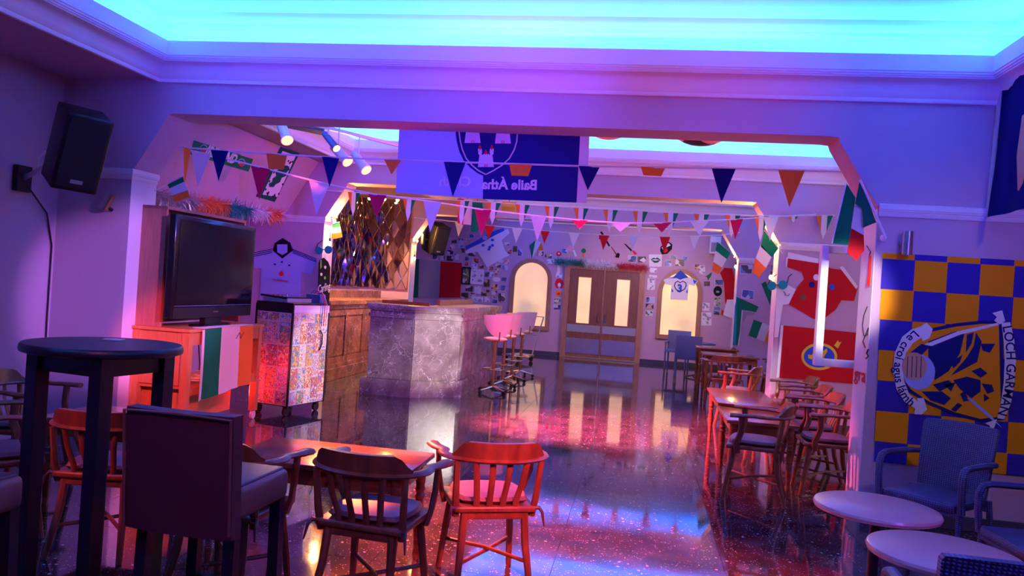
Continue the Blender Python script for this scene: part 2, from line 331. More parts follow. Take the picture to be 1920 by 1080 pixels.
wallbox('wall_left_bar', -5.70, -5.60, Y2b, Y3, 0, ZT)
wallbox('wall_left_rear', -6.6, -6.5, Y3b, YB, 0, ZT)
# sloped side panels between the arches (they follow the arch shoulders)
for nm, ya, yb, xa in (('wall_slope_niche', Y1b, Y2, -5.21), ('wall_slope_rear', Y3b, YB, -5.65)):
    struct(MB().prism([(xa, ya, 2.38), (xa+.50, ya, ZC), (xa+.44, ya, ZC+.03), (xa-.62, ya, ZC+.03), (xa-.62, ya, 2.38)], (0, yb-ya, 0)).build(nm, 'wall'))
# cornice profile: d = towards the recess, z
PROF = [(0, 3.21), (.030, 3.21), (.036, 3.225), (.034, 3.24), (.045, 3.25), (.055, 3.285), (.078, 3.325), (.112, 3.355), (.150, 3.368), (.152, 3.378), (.162, 3.380), (.162, 3.392), (.172, 3.394), (.172, 3.410),
        (.180, 3.412), (.180, 3.535), (.155, 3.535), (.155, 3.44), (-.155, 3.44), (-.155, 3.68), (-.135, 3.685), (-.13, 3.70), (-.115, 3.715), (-.11, 3.74), (-.085, 3.75), (-.08, 3.775), (-.04, 3.80), (-.03, 3.83), (-.03, 3.86)]
def recess(tagn, x0, x1, y0, y1, rx0, rx1, ry0, ry1, sides='lrfb'):
    """ceiling of a bay: flat soffit round a raised, cove-lit recess x0..x1, y0..y1"""
    b = MB(); n = len(PROF); cs = [(0, 0), (1, 0), (1, 1), (0, 1)]; vs = []
    for cx, cy in cs:
        for d, z in PROF: vs.append(((x1-d if cx else x0+d), (y1-d if cy else y0+d), z))
    fs = []
    for k in range(4):
        for i in range(n-1):
            a, c = k*n, ((k+1) % 4)*n; fs.append((a+i, c+i, c+i+1, a+i+1))
    b.add(vs, fs); o = struct(b.build('trim_cornice_'+tagn, 'cornice', smooth=True))
    struct(MB().box(((x0+x1)/2, (y0+y1)/2, 3.88), (x1-x0+.4, y1-y0+.4, .04)).build('ceiling_'+tagn, 'ceil'))
    s = MB(); z = ZC+.01; t = .02
    for ax, bx, ay, by in ((rx0, x0, ry0, ry1), (x1, rx1, ry0, ry1), (x0, x1, ry0, y0), (x0, x1, y1, ry1)):
        if bx-ax > .01 and by-ay > .01: s.box(((ax+bx)/2, (ay+by)/2, z+t/2), (bx-ax, by-ay, t))
    if s.v: struct(s.build('ceiling_soffit_'+tagn, 'wall'))
    words = {'l': 'left', 'r': 'right', 'f': 'near', 'b': 'far'}
    for sd in sides:
        L = MB(); q = .06
        if sd in 'fb':
            yy = y0+.02 if sd == 'f' else y1-.02; L.box(((x0+x1)/2, yy, 3.452), (x1-x0, q, .016))
        else:
            xx = x0+.02 if sd == 'l' else x1-.02; L.box((xx, (y0+y1)/2, 3.452), (q, y1-y0, .016))
        tag(L.build('led_strip', 'led_dim' if tagn == 'rear_bay' else 'led'), 'glowing cyan-blue light strip in the %s side of the %s ceiling cove' % (words[sd], tagn.replace('_', ' ')), 'light strip', 'cove light strips')
recess('front_room', -4.37, 2.62, .2, Y1, WL, WR, FR, Y1)
recess('first_bay', -4.30, 2.62, Y1b, Y2, -5.85, WR, Y1b, Y2)
recess('second_bay', -3.0, 2.62, Y2b, Y3, -5.6, WR, Y2b, Y3)
recess('rear_bay', -3.6, 2.62, Y3b, YB, -6.5, WR, Y3b, YB)
# trims at shoulder height
def trim(i, pts, m='trimw'):
    """moulded band along a horizontal polyline (offset profile to the right-hand side of travel)"""
    prof = [(0, 2.335), (.012, 2.335), (.018, 2.36), (.018, 2.372), (.030, 2.374), (.030, 2.384), (.034, 2.388), (.034, 2.425), (.022, 2.432), (0, 2.432)]
    b = MB(); P = [Vector((p[0], p[1])) for p in pts]; rows = []
    for k, p in enumerate(P):
        if k == 0: t = (P[1]-p).normalized(); nn = Vector((t.y, -t.x)); s = 1
        elif k == len(P)-1: t = (p-P[k-1]).normalized(); nn = Vector((t.y, -t.x)); s = 1
        else:
            t1 = (p-P[k-1]).normalized(); t2 = (P[k+1]-p).normalized(); n1 = Vector((t1.y, -t1.x)); n2 = Vector((t2.y, -t2.x)); nn = (n1+n2).normalized(); s = 1/max(.3, nn.dot(n1))
        rows.append([(p.x+nn.x*d*s, p.y+nn.y*d*s, z) for d, z in prof])
    n = len(prof)
    b.add([q for r in rows for q in r], [(k*n+i, (k+1)*n+i, (k+1)*n+(i+1) % n, k*n+(i+1) % n) for k in range(len(rows)-1) for i in range(n)] + [tuple(range(n)), tuple((len(rows)-1)*n+i for i in range(n))][:])
    return struct(b.build('trim_%d' % i, m))
trim(1, [(WL, Y1), (XL, Y1), (XL, Y1b)]); trim(2, [(XR+.005, Y1), (WR, Y1)])
trim(3, [(-5.85, Y2), (XL, Y2), (XL, Y2b)]); trim(4, [(XR+.005, Y2), (WR, Y2)]); trim(5, [(-4.585, Y3), (XL, Y3), (XL, Y3b)]); trim(6, [(XR, Y3), (WR, Y3)])
# white cloth-like wraps of the piers are white-painted cladding boards on the reveals
def clad(i, x, y0, y1, z0, z1, t):
    return struct(MB().box((x+t/2, (y0+y1)/2, (z0+z1)/2), (abs(t), y1-y0, z1-z0), bev=.002).build('trim_%d' % i, 'pierwhite'))
clad(11, XL, Y1+.0, Y1b, 0, 2.335, .006); clad(12, XR, Y1, Y1b, 0, 2.39, -.006); clad(13, XR, Y2, Y2b, 0, 2.39, -.006); clad(14, XL, Y2, Y2b, 0, 2.335, .006); clad(15, XL, Y3, Y3b, 0, 2.335, .006); clad(16, XR, Y3, Y3b, 0, 2.39, -.006)
for i, (x0, x1, y) in enumerate(((XR+.02, WR, Y1), (-5.85, XL, Y2), (XR+.02, WR, Y2), (-6.5, -1.85, YB), (.06, WR, YB))):
    struct(MB().box(((x0+x1)/2, y-.01, .05), (x1-x0, .02, .10)).build('baseboard_%s' % ('front', 'niche', 'middle', 'back', 'back_right')[i], 'skirt'))
# small cyan glint window of the first bay's right wall (source of the white daylight)
wn = struct(MB().box((WR-.012, 8.7, 1.7), (.02, 2.0, 1.4)).build('window_3', 'daypane'))
fr = MB()
for y in (7.7, 8.7, 9.7): fr.box((WR-.03, y, 1.7), (.05, .06, 1.5))
for z in (1.0, 2.4): fr.box((WR-.03, 8.7, z), (.05, 2.06, .06))
fr.build('window_frame', 'whitepaint', wn)
# ---------------------------------------------------------------- rear door and arched windows
def arched(i, pts_l, pts_r, z0, zs, ztop, pm):
    x0, x1 = pts_l, pts_r; cx = (x0+x1)/2; rx = (x1-x0)/2
    def outline(e): return [(x0-e, z0-e), (x1+e, z0-e)] + [(cx+(rx+e)*math.cos(PI*k/16), zs+(ztop-zs+e)*math.sin(PI*k/16)) for k in range(17)]
    pn = struct(MB().prism([(x, YB-.012, z) for x, z in outline(0)], (0, .012, 0)).build('window_%d' % i, pm))
    a = outline(0); o = outline(.10); n = len(a); b = MB()
    vs = [(x, YB-.06, z) for x, z in a]+[(x, YB-.06, z) for x, z in o]+[(x, YB, z) for x, z in a]+[(x, YB, z) for x, z in o]
    fs = []
    for k in range(n):
        q = (k+1) % n; fs += [(k, q, n+q, n+k), (2*n+k, 3*n+k, 3*n+q, 2*n+q), (k, 2*n+k, 2*n+q, q), (n+k, n+q, 3*n+q, 3*n+k)]
    b.add(vs, fs).build('window_frame', 'framewood', pn); return pn
arched(1, -3.06, -2.25, .70, 1.82, 2.23, 'pane_l'); arched(2, .50, 1.32, .72, 1.72, 2.20, 'pane_r')
dr = struct(MB().box((-.88, YB-.012, 1.08), (1.66, .02, 2.16)).build('door_1', 'doorwood'))
jm = MB().box((-1.78, YB-.04, 1.11), (.13, .10, 2.24)).box((.01, YB-.04, 1.11), (.13, .10, 2.24)); jm.build('jamb', 'framewood', dr)
MB().box((-.885, YB-.04, 2.19), (1.66, .09, .09)).build('lintel', 'framewood', dr)
for cx, sgn in ((-1.31, -1), (-.46, 1)):
    lf = MB()
    lf.box((cx, YB-.04, 1.08), (.83, .035, 2.12)); leaf = lf.build('door_leaf', 'doorwood', dr)
    MB().box((cx+sgn*.035, YB-.062, 1.40), (.30, .012, 1.10)).build('door_pane', 'pane_d', leaf)
    fm = MB()
    for dx in (-.16, .16): fm.box((cx+sgn*.035+dx, YB-.066, 1.40), (.02, .02, 1.14))
    for zz in (.84, 1.96): fm.box((cx+sgn*.035, YB-.066, zz), (.34, .02, .02))
    fm.build('pane_bead', 'framewood', leaf)
    MB().box((cx, YB-.064, .72), (.80, .012, .18)).build('push_plate', 'plasticgrey', leaf)
    MB().box((cx, YB-.064, .30), (.80, .012, .36)).build('kick_plate', 'steel', leaf)
    MB().tube([(cx-sgn*.34, YB-.07, .90), (cx-sgn*.34, YB-.11, .92), (cx-sgn*.34, YB-.11, 1.08), (cx-sgn*.34, YB-.07, 1.10)], .012).build('pull_handle', 'steel', leaf)
    hg = MB()
    for zz in (.35, 1.85): hg.cyl((cx+sgn*.41, YB-.065, zz-.06), (cx+sgn*.41, YB-.065, zz+.06), .014, 8)
    hg.build('hinge', 'brass', leaf)
MB().box((-.885, YB-.07, 1.08), (.028, .02, 2.14)).build('meeting_strip', 'brass', dr)
MB().box((-.885, YB-.08, .02), (1.72, .16, .04), bev=.004).build('threshold', 'brass', dr)
# ================================================================ BAR
def offset_poly(p, e):
    out = []; n = len(p)
    for i in range(n):
        a, b, c = Vector(p[i-1]), Vector(p[i]), Vector(p[(i+1) % n]); t1 = (b-a).normalized(); t2 = (c-b).normalized()
        n1 = Vector((t1.y, -t1.x)); n2 = Vector((t2.y, -t2.x)); q = (n1+n2)/(1+n1.dot(n2)); out.append(tuple(b+q*e))
    return out
def slab(b, poly, z0, z1, mi=0): return b.prism([(x, y, z0) for x, y in poly], (0, 0, z1-z0), mi)
BP = [(-3.66, 10.55), (-3.03, 10.55), (-2.48, 11.02), (-2.48, 14.05), (-2.98, 14.05), (-2.98, 11.22), (-3.20, 11.02), (-3.66, 11.02)]
bar = thing('bar_counter', 'marble peninsula bar with angled corner beside the gold stools', 'bar counter', (-3.0, 12.2, 0))
def bpart(name, mb, m, par=bar):
    o = mb.build(name, m, par); o.matrix_parent_inverse = Matrix.Translation(par.location).inverted() if par.parent is None else Matrix.Identity(4); return o
bpart('body', slab(MB(), BP, .02, 1.20), 'marble')
pl = MB(); slab(pl, offset_poly(BP, .07), 0, .20); slab(pl, offset_poly(BP, .055), .20, .225); bpart('plinth', pl, 'marble')
ct = MB(); slab(ct, offset_poly(BP, .045), 1.195, 1.25); bpart('countertop', ct, 'marble')
mo = MB(); slab(mo, offset_poly(BP, .02), 1.07, 1.12); slab(mo, offset_poly(BP, .03), 1.165, 1.195); bpart('moulding', mo, 'marble')
for a, b_ in ((0, 1), (1, 2), (2, 3)):
    p, q = Vector(BP[a]), Vector(BP[b_]); t = (q-p).normalized(); nn = Vector((t.y, -t.x)); L = (q-p).length; k = max(1, round(L/1.0))
    for i in range(k):
        c = p+t*(L*(i+.5)/k)+nn*.004; R = Euler((0, 0, math.atan2(t.y, t.x)))
        bpart('marble_slab', MB().box((c.x, c.y, .645), (L/k-.008, .012, .83), R, bev=.002), 'marble')
bpart('upstand', MB().box((-2.96, 12.75, 1.29), (.04, 2.4, .09), bev=.004).box((-3.3, 11.0, 1.27), (.7, .03, .05)), 'tablewood')
# wing of the bar running back along the line of the piers
wg = thing('bar_wing', 'brown marble back bar with recessed panels and glowing orange top', 'bar counter', (-4.8, 13.3, 0))
y0, y1 = Y2b+.01, Y3-.05; ym = (y0+y1)/2; yl = y1-y0
bpart('body', MB().box((-4.86, ym, .57), (.50, yl, 1.14)), 'marble_brown', wg)
bpart('countertop', MB().box((-4.85, ym, 1.185), (.62, yl, .07), bev=.006), 'marble_brown', wg)
bpart('plinth', MB().box((-4.58, ym, .09), (.10, yl, .18), bev=.006).box((-4.595, ym, .21), (.06, yl, .05)), 'marble_brown', wg)
bpart('moulding', MB().box((-4.595, ym, 1.12), (.05, yl, .06)).box((-4.602, ym, 1.03), (.03, yl, .10)), 'marble_brown', wg)
bpart('rail', MB().box((-4.60, ym, .28), (.03, yl, .10)), 'marble_brown', wg)
n = 5
for i in range(n+1): bpart('stile', MB().box((-4.60, y0+.05+(yl-.1)*i/n, .65), (.03, .10, .66)), 'marble_brown', wg)
for i in range(n): bpart('panel', MB().box((-4.606, y0+.05+(yl-.1)*(i+.5)/n, .65), (.012, .62, .60), bev=.004), 'marble_brown', wg)
bpart('backsplash', MB().box((-5.14, ym, 1.285), (.04, yl, .13)), 'marble_brown', wg)
# mirror of diamond tiles behind the bar
mir = thing('diamond_mirror', 'wall mirror of gold-edged diamond tiles behind the bar', 'mirror', (-5.1, Y3-.02, 1.25))
bpart('backing', MB().box((-5.09, Y3-.012, 2.29), (1.0, .02, 1.80)), 'mirrorjoint', mir)
dw, dh = .215, .40; rng = random.Random(3)
def clip(poly, lim):
    for ax, v, sg in ((0, lim[0], 1), (0, lim[1], -1), (1, lim[2], 1), (1, lim[3], -1)):
        out = []
        for k in range(len(poly)):
            a, b = poly[k-1], poly[k]; da, db = (a[ax]-v)*sg, (b[ax]-v)*sg
            if (da >= 0) != (db >= 0): f = da/(da-db); out.append((a[0]+(b[0]-a[0])*f, a[1]+(b[1]-a[1])*f))
            if db >= 0: out.append(b)
        poly = out
        if not poly: return poly
    return poly
def tiles(par, to3, nrm, lim):
    """bevelled mirror diamonds filling the rectangle lim = (u0, u1, z0, z1)"""
    rows = int((lim[3]-lim[2])/(dh/2))+2; cols = int((lim[1]-lim[0])/dw)+2
    for r in range(rows):
        for k in range(cols):
            u, z = lim[0]+dw*(k+.5*(r % 2)), lim[2]+dh/2*r
            pg = clip([(u+dw/2, z), (u, z+dh/2), (u-dw/2, z), (u, z-dh/2)], lim)
            if len(pg) < 3: continue
            cu, cz = sum(p[0] for p in pg)/len(pg), sum(p[1] for p in pg)/len(pg); tx, tz = rng.uniform(-.05, .05), rng.uniform(-.035, .035); n = len(pg)
            o = [to3(cu+(p[0]-cu)*.972, cz+(p[1]-cz)*.972) for p in pg]; q = [to3(cu+(p[0]-cu)*.90, cz+(p[1]-cz)*.90)+nrm*(.008+(p[0]-cu)*tx+(p[1]-cz)*tz) for p in pg]
            bpart('mirror_tile', MB().add(o+q, [(a, (a+1) % n, n+(a+1) % n, n+a) for a in range(n)]+[tuple(range(n, 2*n))]), 'mirror', par)
tiles(mir, lambda u, z: Vector((u, Y3-.024, z)), Vector((0, -1, 0)), (-5.58, -4.60, 1.40, 3.19))
ms = thing('side_mirror', 'beige side mirror of diamond tiles left of the main bar mirror', 'mirror', (-5.59, 14.3, 1.25))
bpart('backing', MB().box((-5.592, 14.2, 2.29), (.014, 2.2, 1.82)), 'mirrorjoint', ms)
tiles(ms, lambda u, z: Vector((-5.583, u, z)), Vector((1, 0, 0)), (13.12, 15.28, 1.40, 3.19))
for i, p in enumerate(((-5.35, 14.9), (-5.05, 14.9), (-4.78, 14.9), (-5.0, 12.3), (-3.4, 12.6))):
    t = thing('downlight', ['small warm downlight nearest the side mirror', 'small warm downlight at the middle of the bar mirror', 'small warm downlight beside the bar pier', 'warm downlight over the back bar', 'warm downlight over the peninsula bar'][i], 'downlight', (p[0], p[1], ZC), group='bar downlights')
    MB().cyl((0, 0, -.07), (0, 0, .005), .05, 14).build('housing', 'brass', t); MB().sphere((0, 0, -.075), .035, 10, 6).build('bulb', 'bulb', t, True)
# ================================================================ CHAIRS
def cap_chair(loc, rz, label, group):
    t = thing('captain_chair', label, 'chair', loc, rz, group)
    seat = MB().box((0, .0, .440), (.44, .42, .034), bev=.012); seat.box((0, -.17, .41), (.30, .05, .05), bev=.006); seat.build('seat', 'chairwood', t, True)
    cu = MB(); pr = [(.0, 0), (.15, 0), (.20, .006), (.218, .022), (.205, .040), (.15, .050), (0, .053)]
    n = 24; vs = []; fs = []
    for r, z in pr:
        for j in range(n):
            q = 2*PI*j/n; k = 1/max(abs(math.cos(q)), abs(math.sin(q)))**.55; vs.append((math.cos(q)*r*k*.93, math.sin(q)*r*k*.90, .457+z))
    for i in range(len(pr)-1):
        for j in range(n): fs.append((i*n+j, i*n+(j+1) % n, (i+1)*n+(j+1) % n, (i+1)*n+j))
    cu.add(vs, fs).build('cushion', 'cushion', t, True)
    for sx in (-1, 1):
        MB().tube([(sx*.165, .15, .44), (sx*.185, .175, .25), (sx*.205, .215, 0)], [.022, .021, .016], 8).build('leg', 'chairwood', t, True)
        MB().tube([(sx*.16, -.175, .44), (sx*.172, -.195, .25), (sx*.20, -.265, 0)], [.022, .021, .016], 8).build('leg', 'chairwood', t, True)
        MB().tube([(sx*.205, -.165, .40), (sx*.215, -.19, .50), (sx*.225, -.215, .695)], [.020, .019, .016], 8).build('back_post', 'chairwood', t, True)
        MB().tube([(sx*.215, .12, .395), (sx*.235, .13, .47), (sx*.262, .095, .58), (sx*.268, .10, .695)], .02, 8, flat=(.75, 1.25)).build('arm_support', 'chairwood', t, True)
        MB().tube([(sx*.185, -.2, .445), (sx*.235, -.2, .448), (sx*.245, -.225, .43), (sx*.255, -.24, .36)], [.008, .011, .008, .004], 6).build('cushion_tie', 'leather', t, True)
    path = []
    for k in range(19):
        a = math.radians(-112+224*k/18); path.append((.272*math.sin(a)*(1 if abs(a) < PI/2 else 1), -.07-.205*math.cos(a), .705))
    path = [(-.285, .19, .70), (-.280, .10, .703)] + path + [(.280, .10, .703), (.285, .19, .70)]
    rad = [1.15, 1.0]+[.92]*19+[1.0, 1.15]
    MB().tube(path, rad, 8, flat=(.034, .016)).build('arm_rail', 'chairwood', t, True)
    vs = []; fs = []; n = 17
    for k in range(n):
        s = -1+2*k/(n-1); a = s*math.radians(60); h = .085*min(1, max(.12, (1-abs(s))*3.2))
        for ro in (-.018, .016):
            x, y = (.268+ro)*math.sin(a), -.07-(.203+ro)*math.cos(a)
            vs += [(x, y, .715), (x*(1+.06*h/.085), y-.012*h/.085, .715+h)]
    for k in range(n-1):
        a, b = 4*k, 4*k+4; fs += [(a, a+1, b+1, b), (a+2, b+2, b+3, a+3), (a+1, a+3, b+3, b+1), (a, b, b+2, a+2)]
    fs += [(0, 2, 3, 1), (4*n-4, 4*n-3, 4*n-1, 4*n-2)]
    MB().add(vs, fs).build('crest_rail', 'chairwood', t, True)
    for x in (-.125, -.043, .043, .125):
        MB().tube([(x*.82, -.19, .42), (x*.86, -.203, .50), (x*.98, -.245, .60), (x*1.08, -.262, .70)], .02, 8, flat=(.85, .4)).build('slat', 'chairwood', t, True)
    MB().tube([(-.19, .19, .17), (0, -.02, .185), (.182, -.225, .17)], .011, 8).build('stretcher', 'chairwood', t, True)
    MB().tube([(.19, .19, .17), (0, -.02, .165), (-.182, -.225, .17)], .011, 8).build('stretcher', 'chairwood', t, True)
    return t
CH = [
 ((-1.20, 3.74), -.10, 'dark wooden captain chair in front of the low table, back to the camera', 'f'),
 ((-.75, 4.27), .42, 'bright red-lit captain chair at the right end of the low table', 'f'),
 ((-1.90, 3.66), -.06, 'captain chair half hidden behind the tall leather bar stool', 'f'),
 ((-2.85, 4.05), .15, 'captain chair seen between the legs of the tall round table', 'f'),
 ((-4.02, 4.78), -1.45, 'captain chair against the left wall, only its arm in view', 'f'),
 ((-3.55, 4.02), -.75, 'captain chair at the far left edge with a dark seat', 'f'),
 ((1.00, 6.80), 1.40, 'captain chair standing nearest at the left of the right-hand tables', 'r'),
 ((1.66, 7.27), 1.55, 'captain chair closest to the white pier, side on', 'r'),
 ((1.66, 7.93), 1.60, 'second captain chair behind the white pier', 'r'),
 ((1.72, 8.68), 1.55, 'third captain chair along the right-hand tables', 'r'),
 ((1.78, 9.60), 1.58, 'captain chair directly beneath the red crest flag', 'r'),
 ((1.30, 10.60), 1.25, 'captain chair between the near and the far wooden tables', 'r'),
 ((1.30, 12.35), .1, 'captain chair tucked against the front of the far table', 'r'),
 ((2.20, 13.25), 1.5, 'captain chair right of the far table, mostly hidden by the pink pier', 'r'),
]
proto = None
for (x, y), rz, lab, g in CH:
    gr = 'captain chairs of the front room' if g == 'f' else 'captain chairs along the right side'
    if proto is None: proto = cap_chair((x, y, 0), rz, lab, gr)
    else: dup(proto, (x, y, 0), rz, lab, gr)
# ---------------------------------------------------------------- wooden tables with turned legs
def pub_table(x0, x1, y0, y1, h, label, group, drawer=False):
    cx, cy = (x0+x1)/2, (y0+y1)/2; w, d = x1-x0, y1-y0
    t = thing('pub_table', label, 'table', (cx, cy, 0), 0, group)
    MB().box((0, 0, h-.014), (w, d, .028), bev=.006).build('tabletop', 'tablewood', t, True)
    MB().box((0, d/2-.06, h-.073), (w-.10, .02, .09)).box((0, -d/2+.06, h-.073), (w-.10, .02, .09)).box((w/2-.06, 0, h-.073), (.02, d-.10, .09)).box((-w/2+.06, 0, h-.073), (.02, d-.10, .09)).build('apron', 'tablewood', t)
    k = h-.03; prof = [(.018, 0), (.022, .03), (.017, .06), (.020, .10), (.026, .20*k/.6), (.030, .30*k/.6), (.022, .36*k/.6), (.032, .385*k/.6), (.022, .40*k/.6), (.032, .425*k/.6), (.024, .44*k/.6), (.030, .47*k/.6), (.030, k)]
    for sx in (-1, 1):
        for sy in (-1, 1): MB().lathe(prof, (sx*(w/2-.06), sy*(d/2-.06), 0), 12).build('leg', 'tablewood', t, True)
    return t
pub_table(-2.12, -1.12, 3.92, 4.52, .605, 'low wooden table glowing orange behind the front captain chairs', 'pub tables')
pub_table(-3.66, -2.66, 4.42, 4.98, .60, 'low wooden table in the dark left corner behind the tall table', 'pub tables')
pub_table(.81, 1.42, 7.14, 8.02, .575, 'wooden table next to the nearest right-hand captain chair', 'pub tables')
pub_table(.82, 1.44, 8.08, 9.42, .60, 'wooden table second in the right-hand row', 'pub tables')
pub_table(1.03, 1.88, 12.75, 13.45, .76, 'higher wooden table in front of the blue far chairs', 'pub tables')
pub_table(1.02, 1.72, 14.05, 14.85, .78, 'farthest wooden table beside the blue far chairs', 'pub tables')
# ---------------------------------------------------------------- tall leather stools and tall round table
def leather_stool(loc, rz, label):
    t = thing('leather_bar_stool', label, 'bar stool', loc, rz, 'leather bar stools')
    s = MB().box((0, .02, .695), (.44, .42, .13), bev=.03); s.build('seat', ['leatherside'], t, True)
    MB().box((0, .02, .757), (.40, .38, .022), bev=.010).build('seat_top', 'leather', t, True)
    bk = MB(); n = 9; vs = []; fs = []
    for k in range(n):
        u = -1+2*k/(n-1); x = u*.225; cv = .022*(1-u*u)
        for z, dy in ((.58, 0), (.60, -.004), (1.03, -.035), (1.05, -.035)):
            vs.append((x, -.20+dy-cv-.03, z)); vs.append((x, -.20+dy-cv+.035, z-(.006 if z < .7 else 0)))
    for k in range(n-1):
        for r in range(3):
            for q in (0, 1): a = k*8+r*2+q; fs.append((a, a+8, a+10, a+2))
        fs += [(k*8, k*8+1, k*8+9, k*8+8), (k*8+6, k*8+14, k*8+15, k*8+7)]
    for e in (0, (n-1)*8):
        for r in range(3): fs.append((e+2*r, e+2*r+1, e+2*r+3, e+2*r+2))
    bk.add(vs, fs).build('backrest', 'leather', t, True)
    MB().tube([(-.223, -.245, .60), (-.223, -.282, 1.04), (0, -.305, 1.05), (.223, -.282, 1.04), (.223, -.245, .60)], .006, 6).build('piping', 'leatherside', t, True)
    for sx in (-1, 1):
        for sy in (-1, 1): MB().bar((sx*.185, .02+sy*.175, .64), (sx*.195, .02+sy*.185, 0), .046, .046).build('leg', 'blackpaint', t)
    MB().bar((-.19, .2, .25), (.19, .2, .25), .03, .02).build('footrest', 'blackpaint', t); MB().bar((-.19, -.16, .30), (.19, -.16, .30), .03, .02).build('footrest', 'blackpaint', t)
    return t
leather_stool((-1.665, 3.02, 0), -.04, 'tall dark leather bar stool in the foreground, back to the camera')
leather_stool((-2.50, 2.50, 0), -PI/2, 'tall leather bar stool at the lower left edge, only a seat corner in view')
t = thing('tall_round_table', 'tall black round bar table at the left with square legs', 'table', (-2.52, 3.46, 0), math.radians(80))
MB().lathe([(.34, 1.158), (.352, 1.163), (.355, 1.175), (.352, 1.193), (.345, 1.20)], n=48).build('tabletop', 'blackpaint', t, True)
MB().box((0, .19, 1.115), (.40, .03, .09)).box((0, -.19, 1.115), (.40, .03, .09)).box((.19, 0, 1.115), (.03, .40, .09)).box((-.19, 0, 1.115), (.03, .40, .09)).build('apron', 'blackpaint', t)
for sx in (-1, 1):
    for sy in (-1, 1): MB().box((sx*.19, sy*.19, .58), (.07, .07, 1.16), bev=.003).build('leg', 'blackpaint', t)
p = atZ(213, 637, 1.202)
tag(MB().box((p.x, p.y, 1.2035), (.09, .06, .005), Euler((0, 0, .3))).build('paper_coaster', 'whitepaint'), 'small white paper coaster on the tall black table', 'coaster')
# ---------------------------------------------------------------- pale round tables and wicker armchairs
def bistro(loc, label, rz):
    t = thing('bistro_table', label, 'table', loc, rz, 'round bistro tables')
    h = .665; MB().lathe([(.27, h-.032), (.283, h-.028), (.288, h-.014), (.283, h-.003), (.276, h)], n=40).build('tabletop', 'tabletop', t, True)
    MB().lathe([(.09, h-.036), (.09, h-.045), (.026, h-.05), (.026, .06), (.05, .05), (.05, .03)], n=14).build('pole', 'blackpaint', t, True)
    for k in range(4):
        a = k*PI/2+.4; MB().tube([(0, 0, .055), (math.cos(a)*.12, math.sin(a)*.12, .05), (math.cos(a)*.27, math.sin(a)*.27, .018)], [.024, .02, .016], 8).build('base_arm', 'blackpaint', t, True)
    return t
b1 = bistro((1.19, 4.09, 0), 'pale round cafe table in front of the wicker chair and white pier', 0)
dup(b1, (1.26, 3.42, 0), .5, 'pale round cafe table at the bottom edge behind the nearest wicker chair', 'round bistro tables')
def wicker_chair(loc, rz, label, group):
    t = thing('wicker_armchair', label, 'armchair', loc, rz, group)
    MB().box((0, .0, .42), (.46, .46, .06), bev=.022).build('seat', 'wicker', t, True)
    n = 9; vs = []; fs = []
    rows = ((.40, -.205, .215), (.55, -.225, .225), (.75, -.262, .235), (.87, -.29, .238), (.885, -.296, .23))
    for z, y, wd in rows:
        for k in range(n):
            u = -1+2*k/(n-1); cv = -.035*(1-u*u); vs += [(u*wd, y+cv-.018, z+.012*(1-u*u)), (u*wd, y+cv+.018, z+.012*(1-u*u))]
    w2 = 2*n
    for r in range(len(rows)-1):
        for k in range(n-1):
            for q in (0, 1): a = r*w2+2*k+q; fs.append((a, a+2, a+2+w2, a+w2))
        for e in (0, n-1): a = r*w2+2*e; fs.append((a, a+1, a+1+w2, a+w2))
    for r in (0, len(rows)-1):
        for k in range(n-1): a = r*w2+2*k; fs.append((a, a+1, a+3, a+2))
    MB().add(vs, fs).build('backrest', 'wicker', t, True)
    for sx in (-1, 1):
        x = sx*.262
        MB().tube([(x, .21, .40), (x, .225, .52), (x, .225, .62), (x, .205, .66), (x, .16, .675), (x*.99, -.05, .675), (x*.94, -.24, .665)], .021, 10, flat=(1.15, .9)).build('armrest', 'wicker', t, True)
        for y0_, y1_ in ((.20, .215), (-.19, -.235)):
            lg = MB().tube([(x*.94, y0_, .44), (x, y1_, .05)], .019, 10).build('leg', 'wicker', t, True)
            MB().cyl((x, y1_, 0), (x, y1_, .055), .020, 10).build('foot_cap', 'chrome', lg, True)
    for yy in (.20, -.19): MB().bar((-.24, yy, .385), (.24, yy, .385), .03, .03).build('seat_rail', 'wicker', t)
    return t
wc = wicker_chair((1.97, 5.56, 0), math.radians(135), 'blue wicker armchair in front of the purple and amber checked flag', 'wicker armchairs')
dup(wc, (2.20, 4.62, 0), math.radians(95), 'blue wicker armchair at the right edge, arms only in view', 'wicker armchairs')
dup(wc, (1.20, 2.86, 0), math.radians(-4), 'blue wicker armchair at the bottom right corner, seen from behind', 'wicker armchairs')
# far blue slab-back chairs
def slab_chair(loc, rz, label):
    t = thing('slab_back_chair', label, 'chair', loc, rz, 'blue slab-backed chairs')
    MB().box((0, 0, .45), (.46, .44, .05), bev=.01).build('seat', 'blueseat', t, True)
    MB().box((0, -.215, .66), (.50, .035, .46), bev=.008).build('backrest', 'blueseat', t, True)
    for sx in (-1, 1):
        for sy in (-1, 1):
            lg = MB().cyl((sx*.22, sy*.20, .06), (sx*.22, sy*.20, .62 if sy > 0 else .45), .018, 8).build('leg', 'blueseat', t, True); MB().cyl((sx*.22, sy*.20, 0), (sx*.22, sy*.20, .06), .019, 8).build('foot_cap', 'chrome', lg, True)
        MB().box((sx*.23, 0, .63), (.04, .44, .03), bev=.008).build('armrest', 'blueseat', t, True)
    return t
sc = slab_chair((.98, 15.95, 0), 0, 'blue slab-backed chair seen from behind beside the far tables')
dup(sc, (.86, 17.75, 0), PI-.2, 'blue slab-backed chair in front of the right arched window'); dup(sc, (1.95, 16.9, 0), PI/2, 'low blue chair below the green and white shirt')
pt = thing('pedestal_table', 'small pedestal table with black star base between the blue chairs', 'table', (1.28, 16.75, 0))
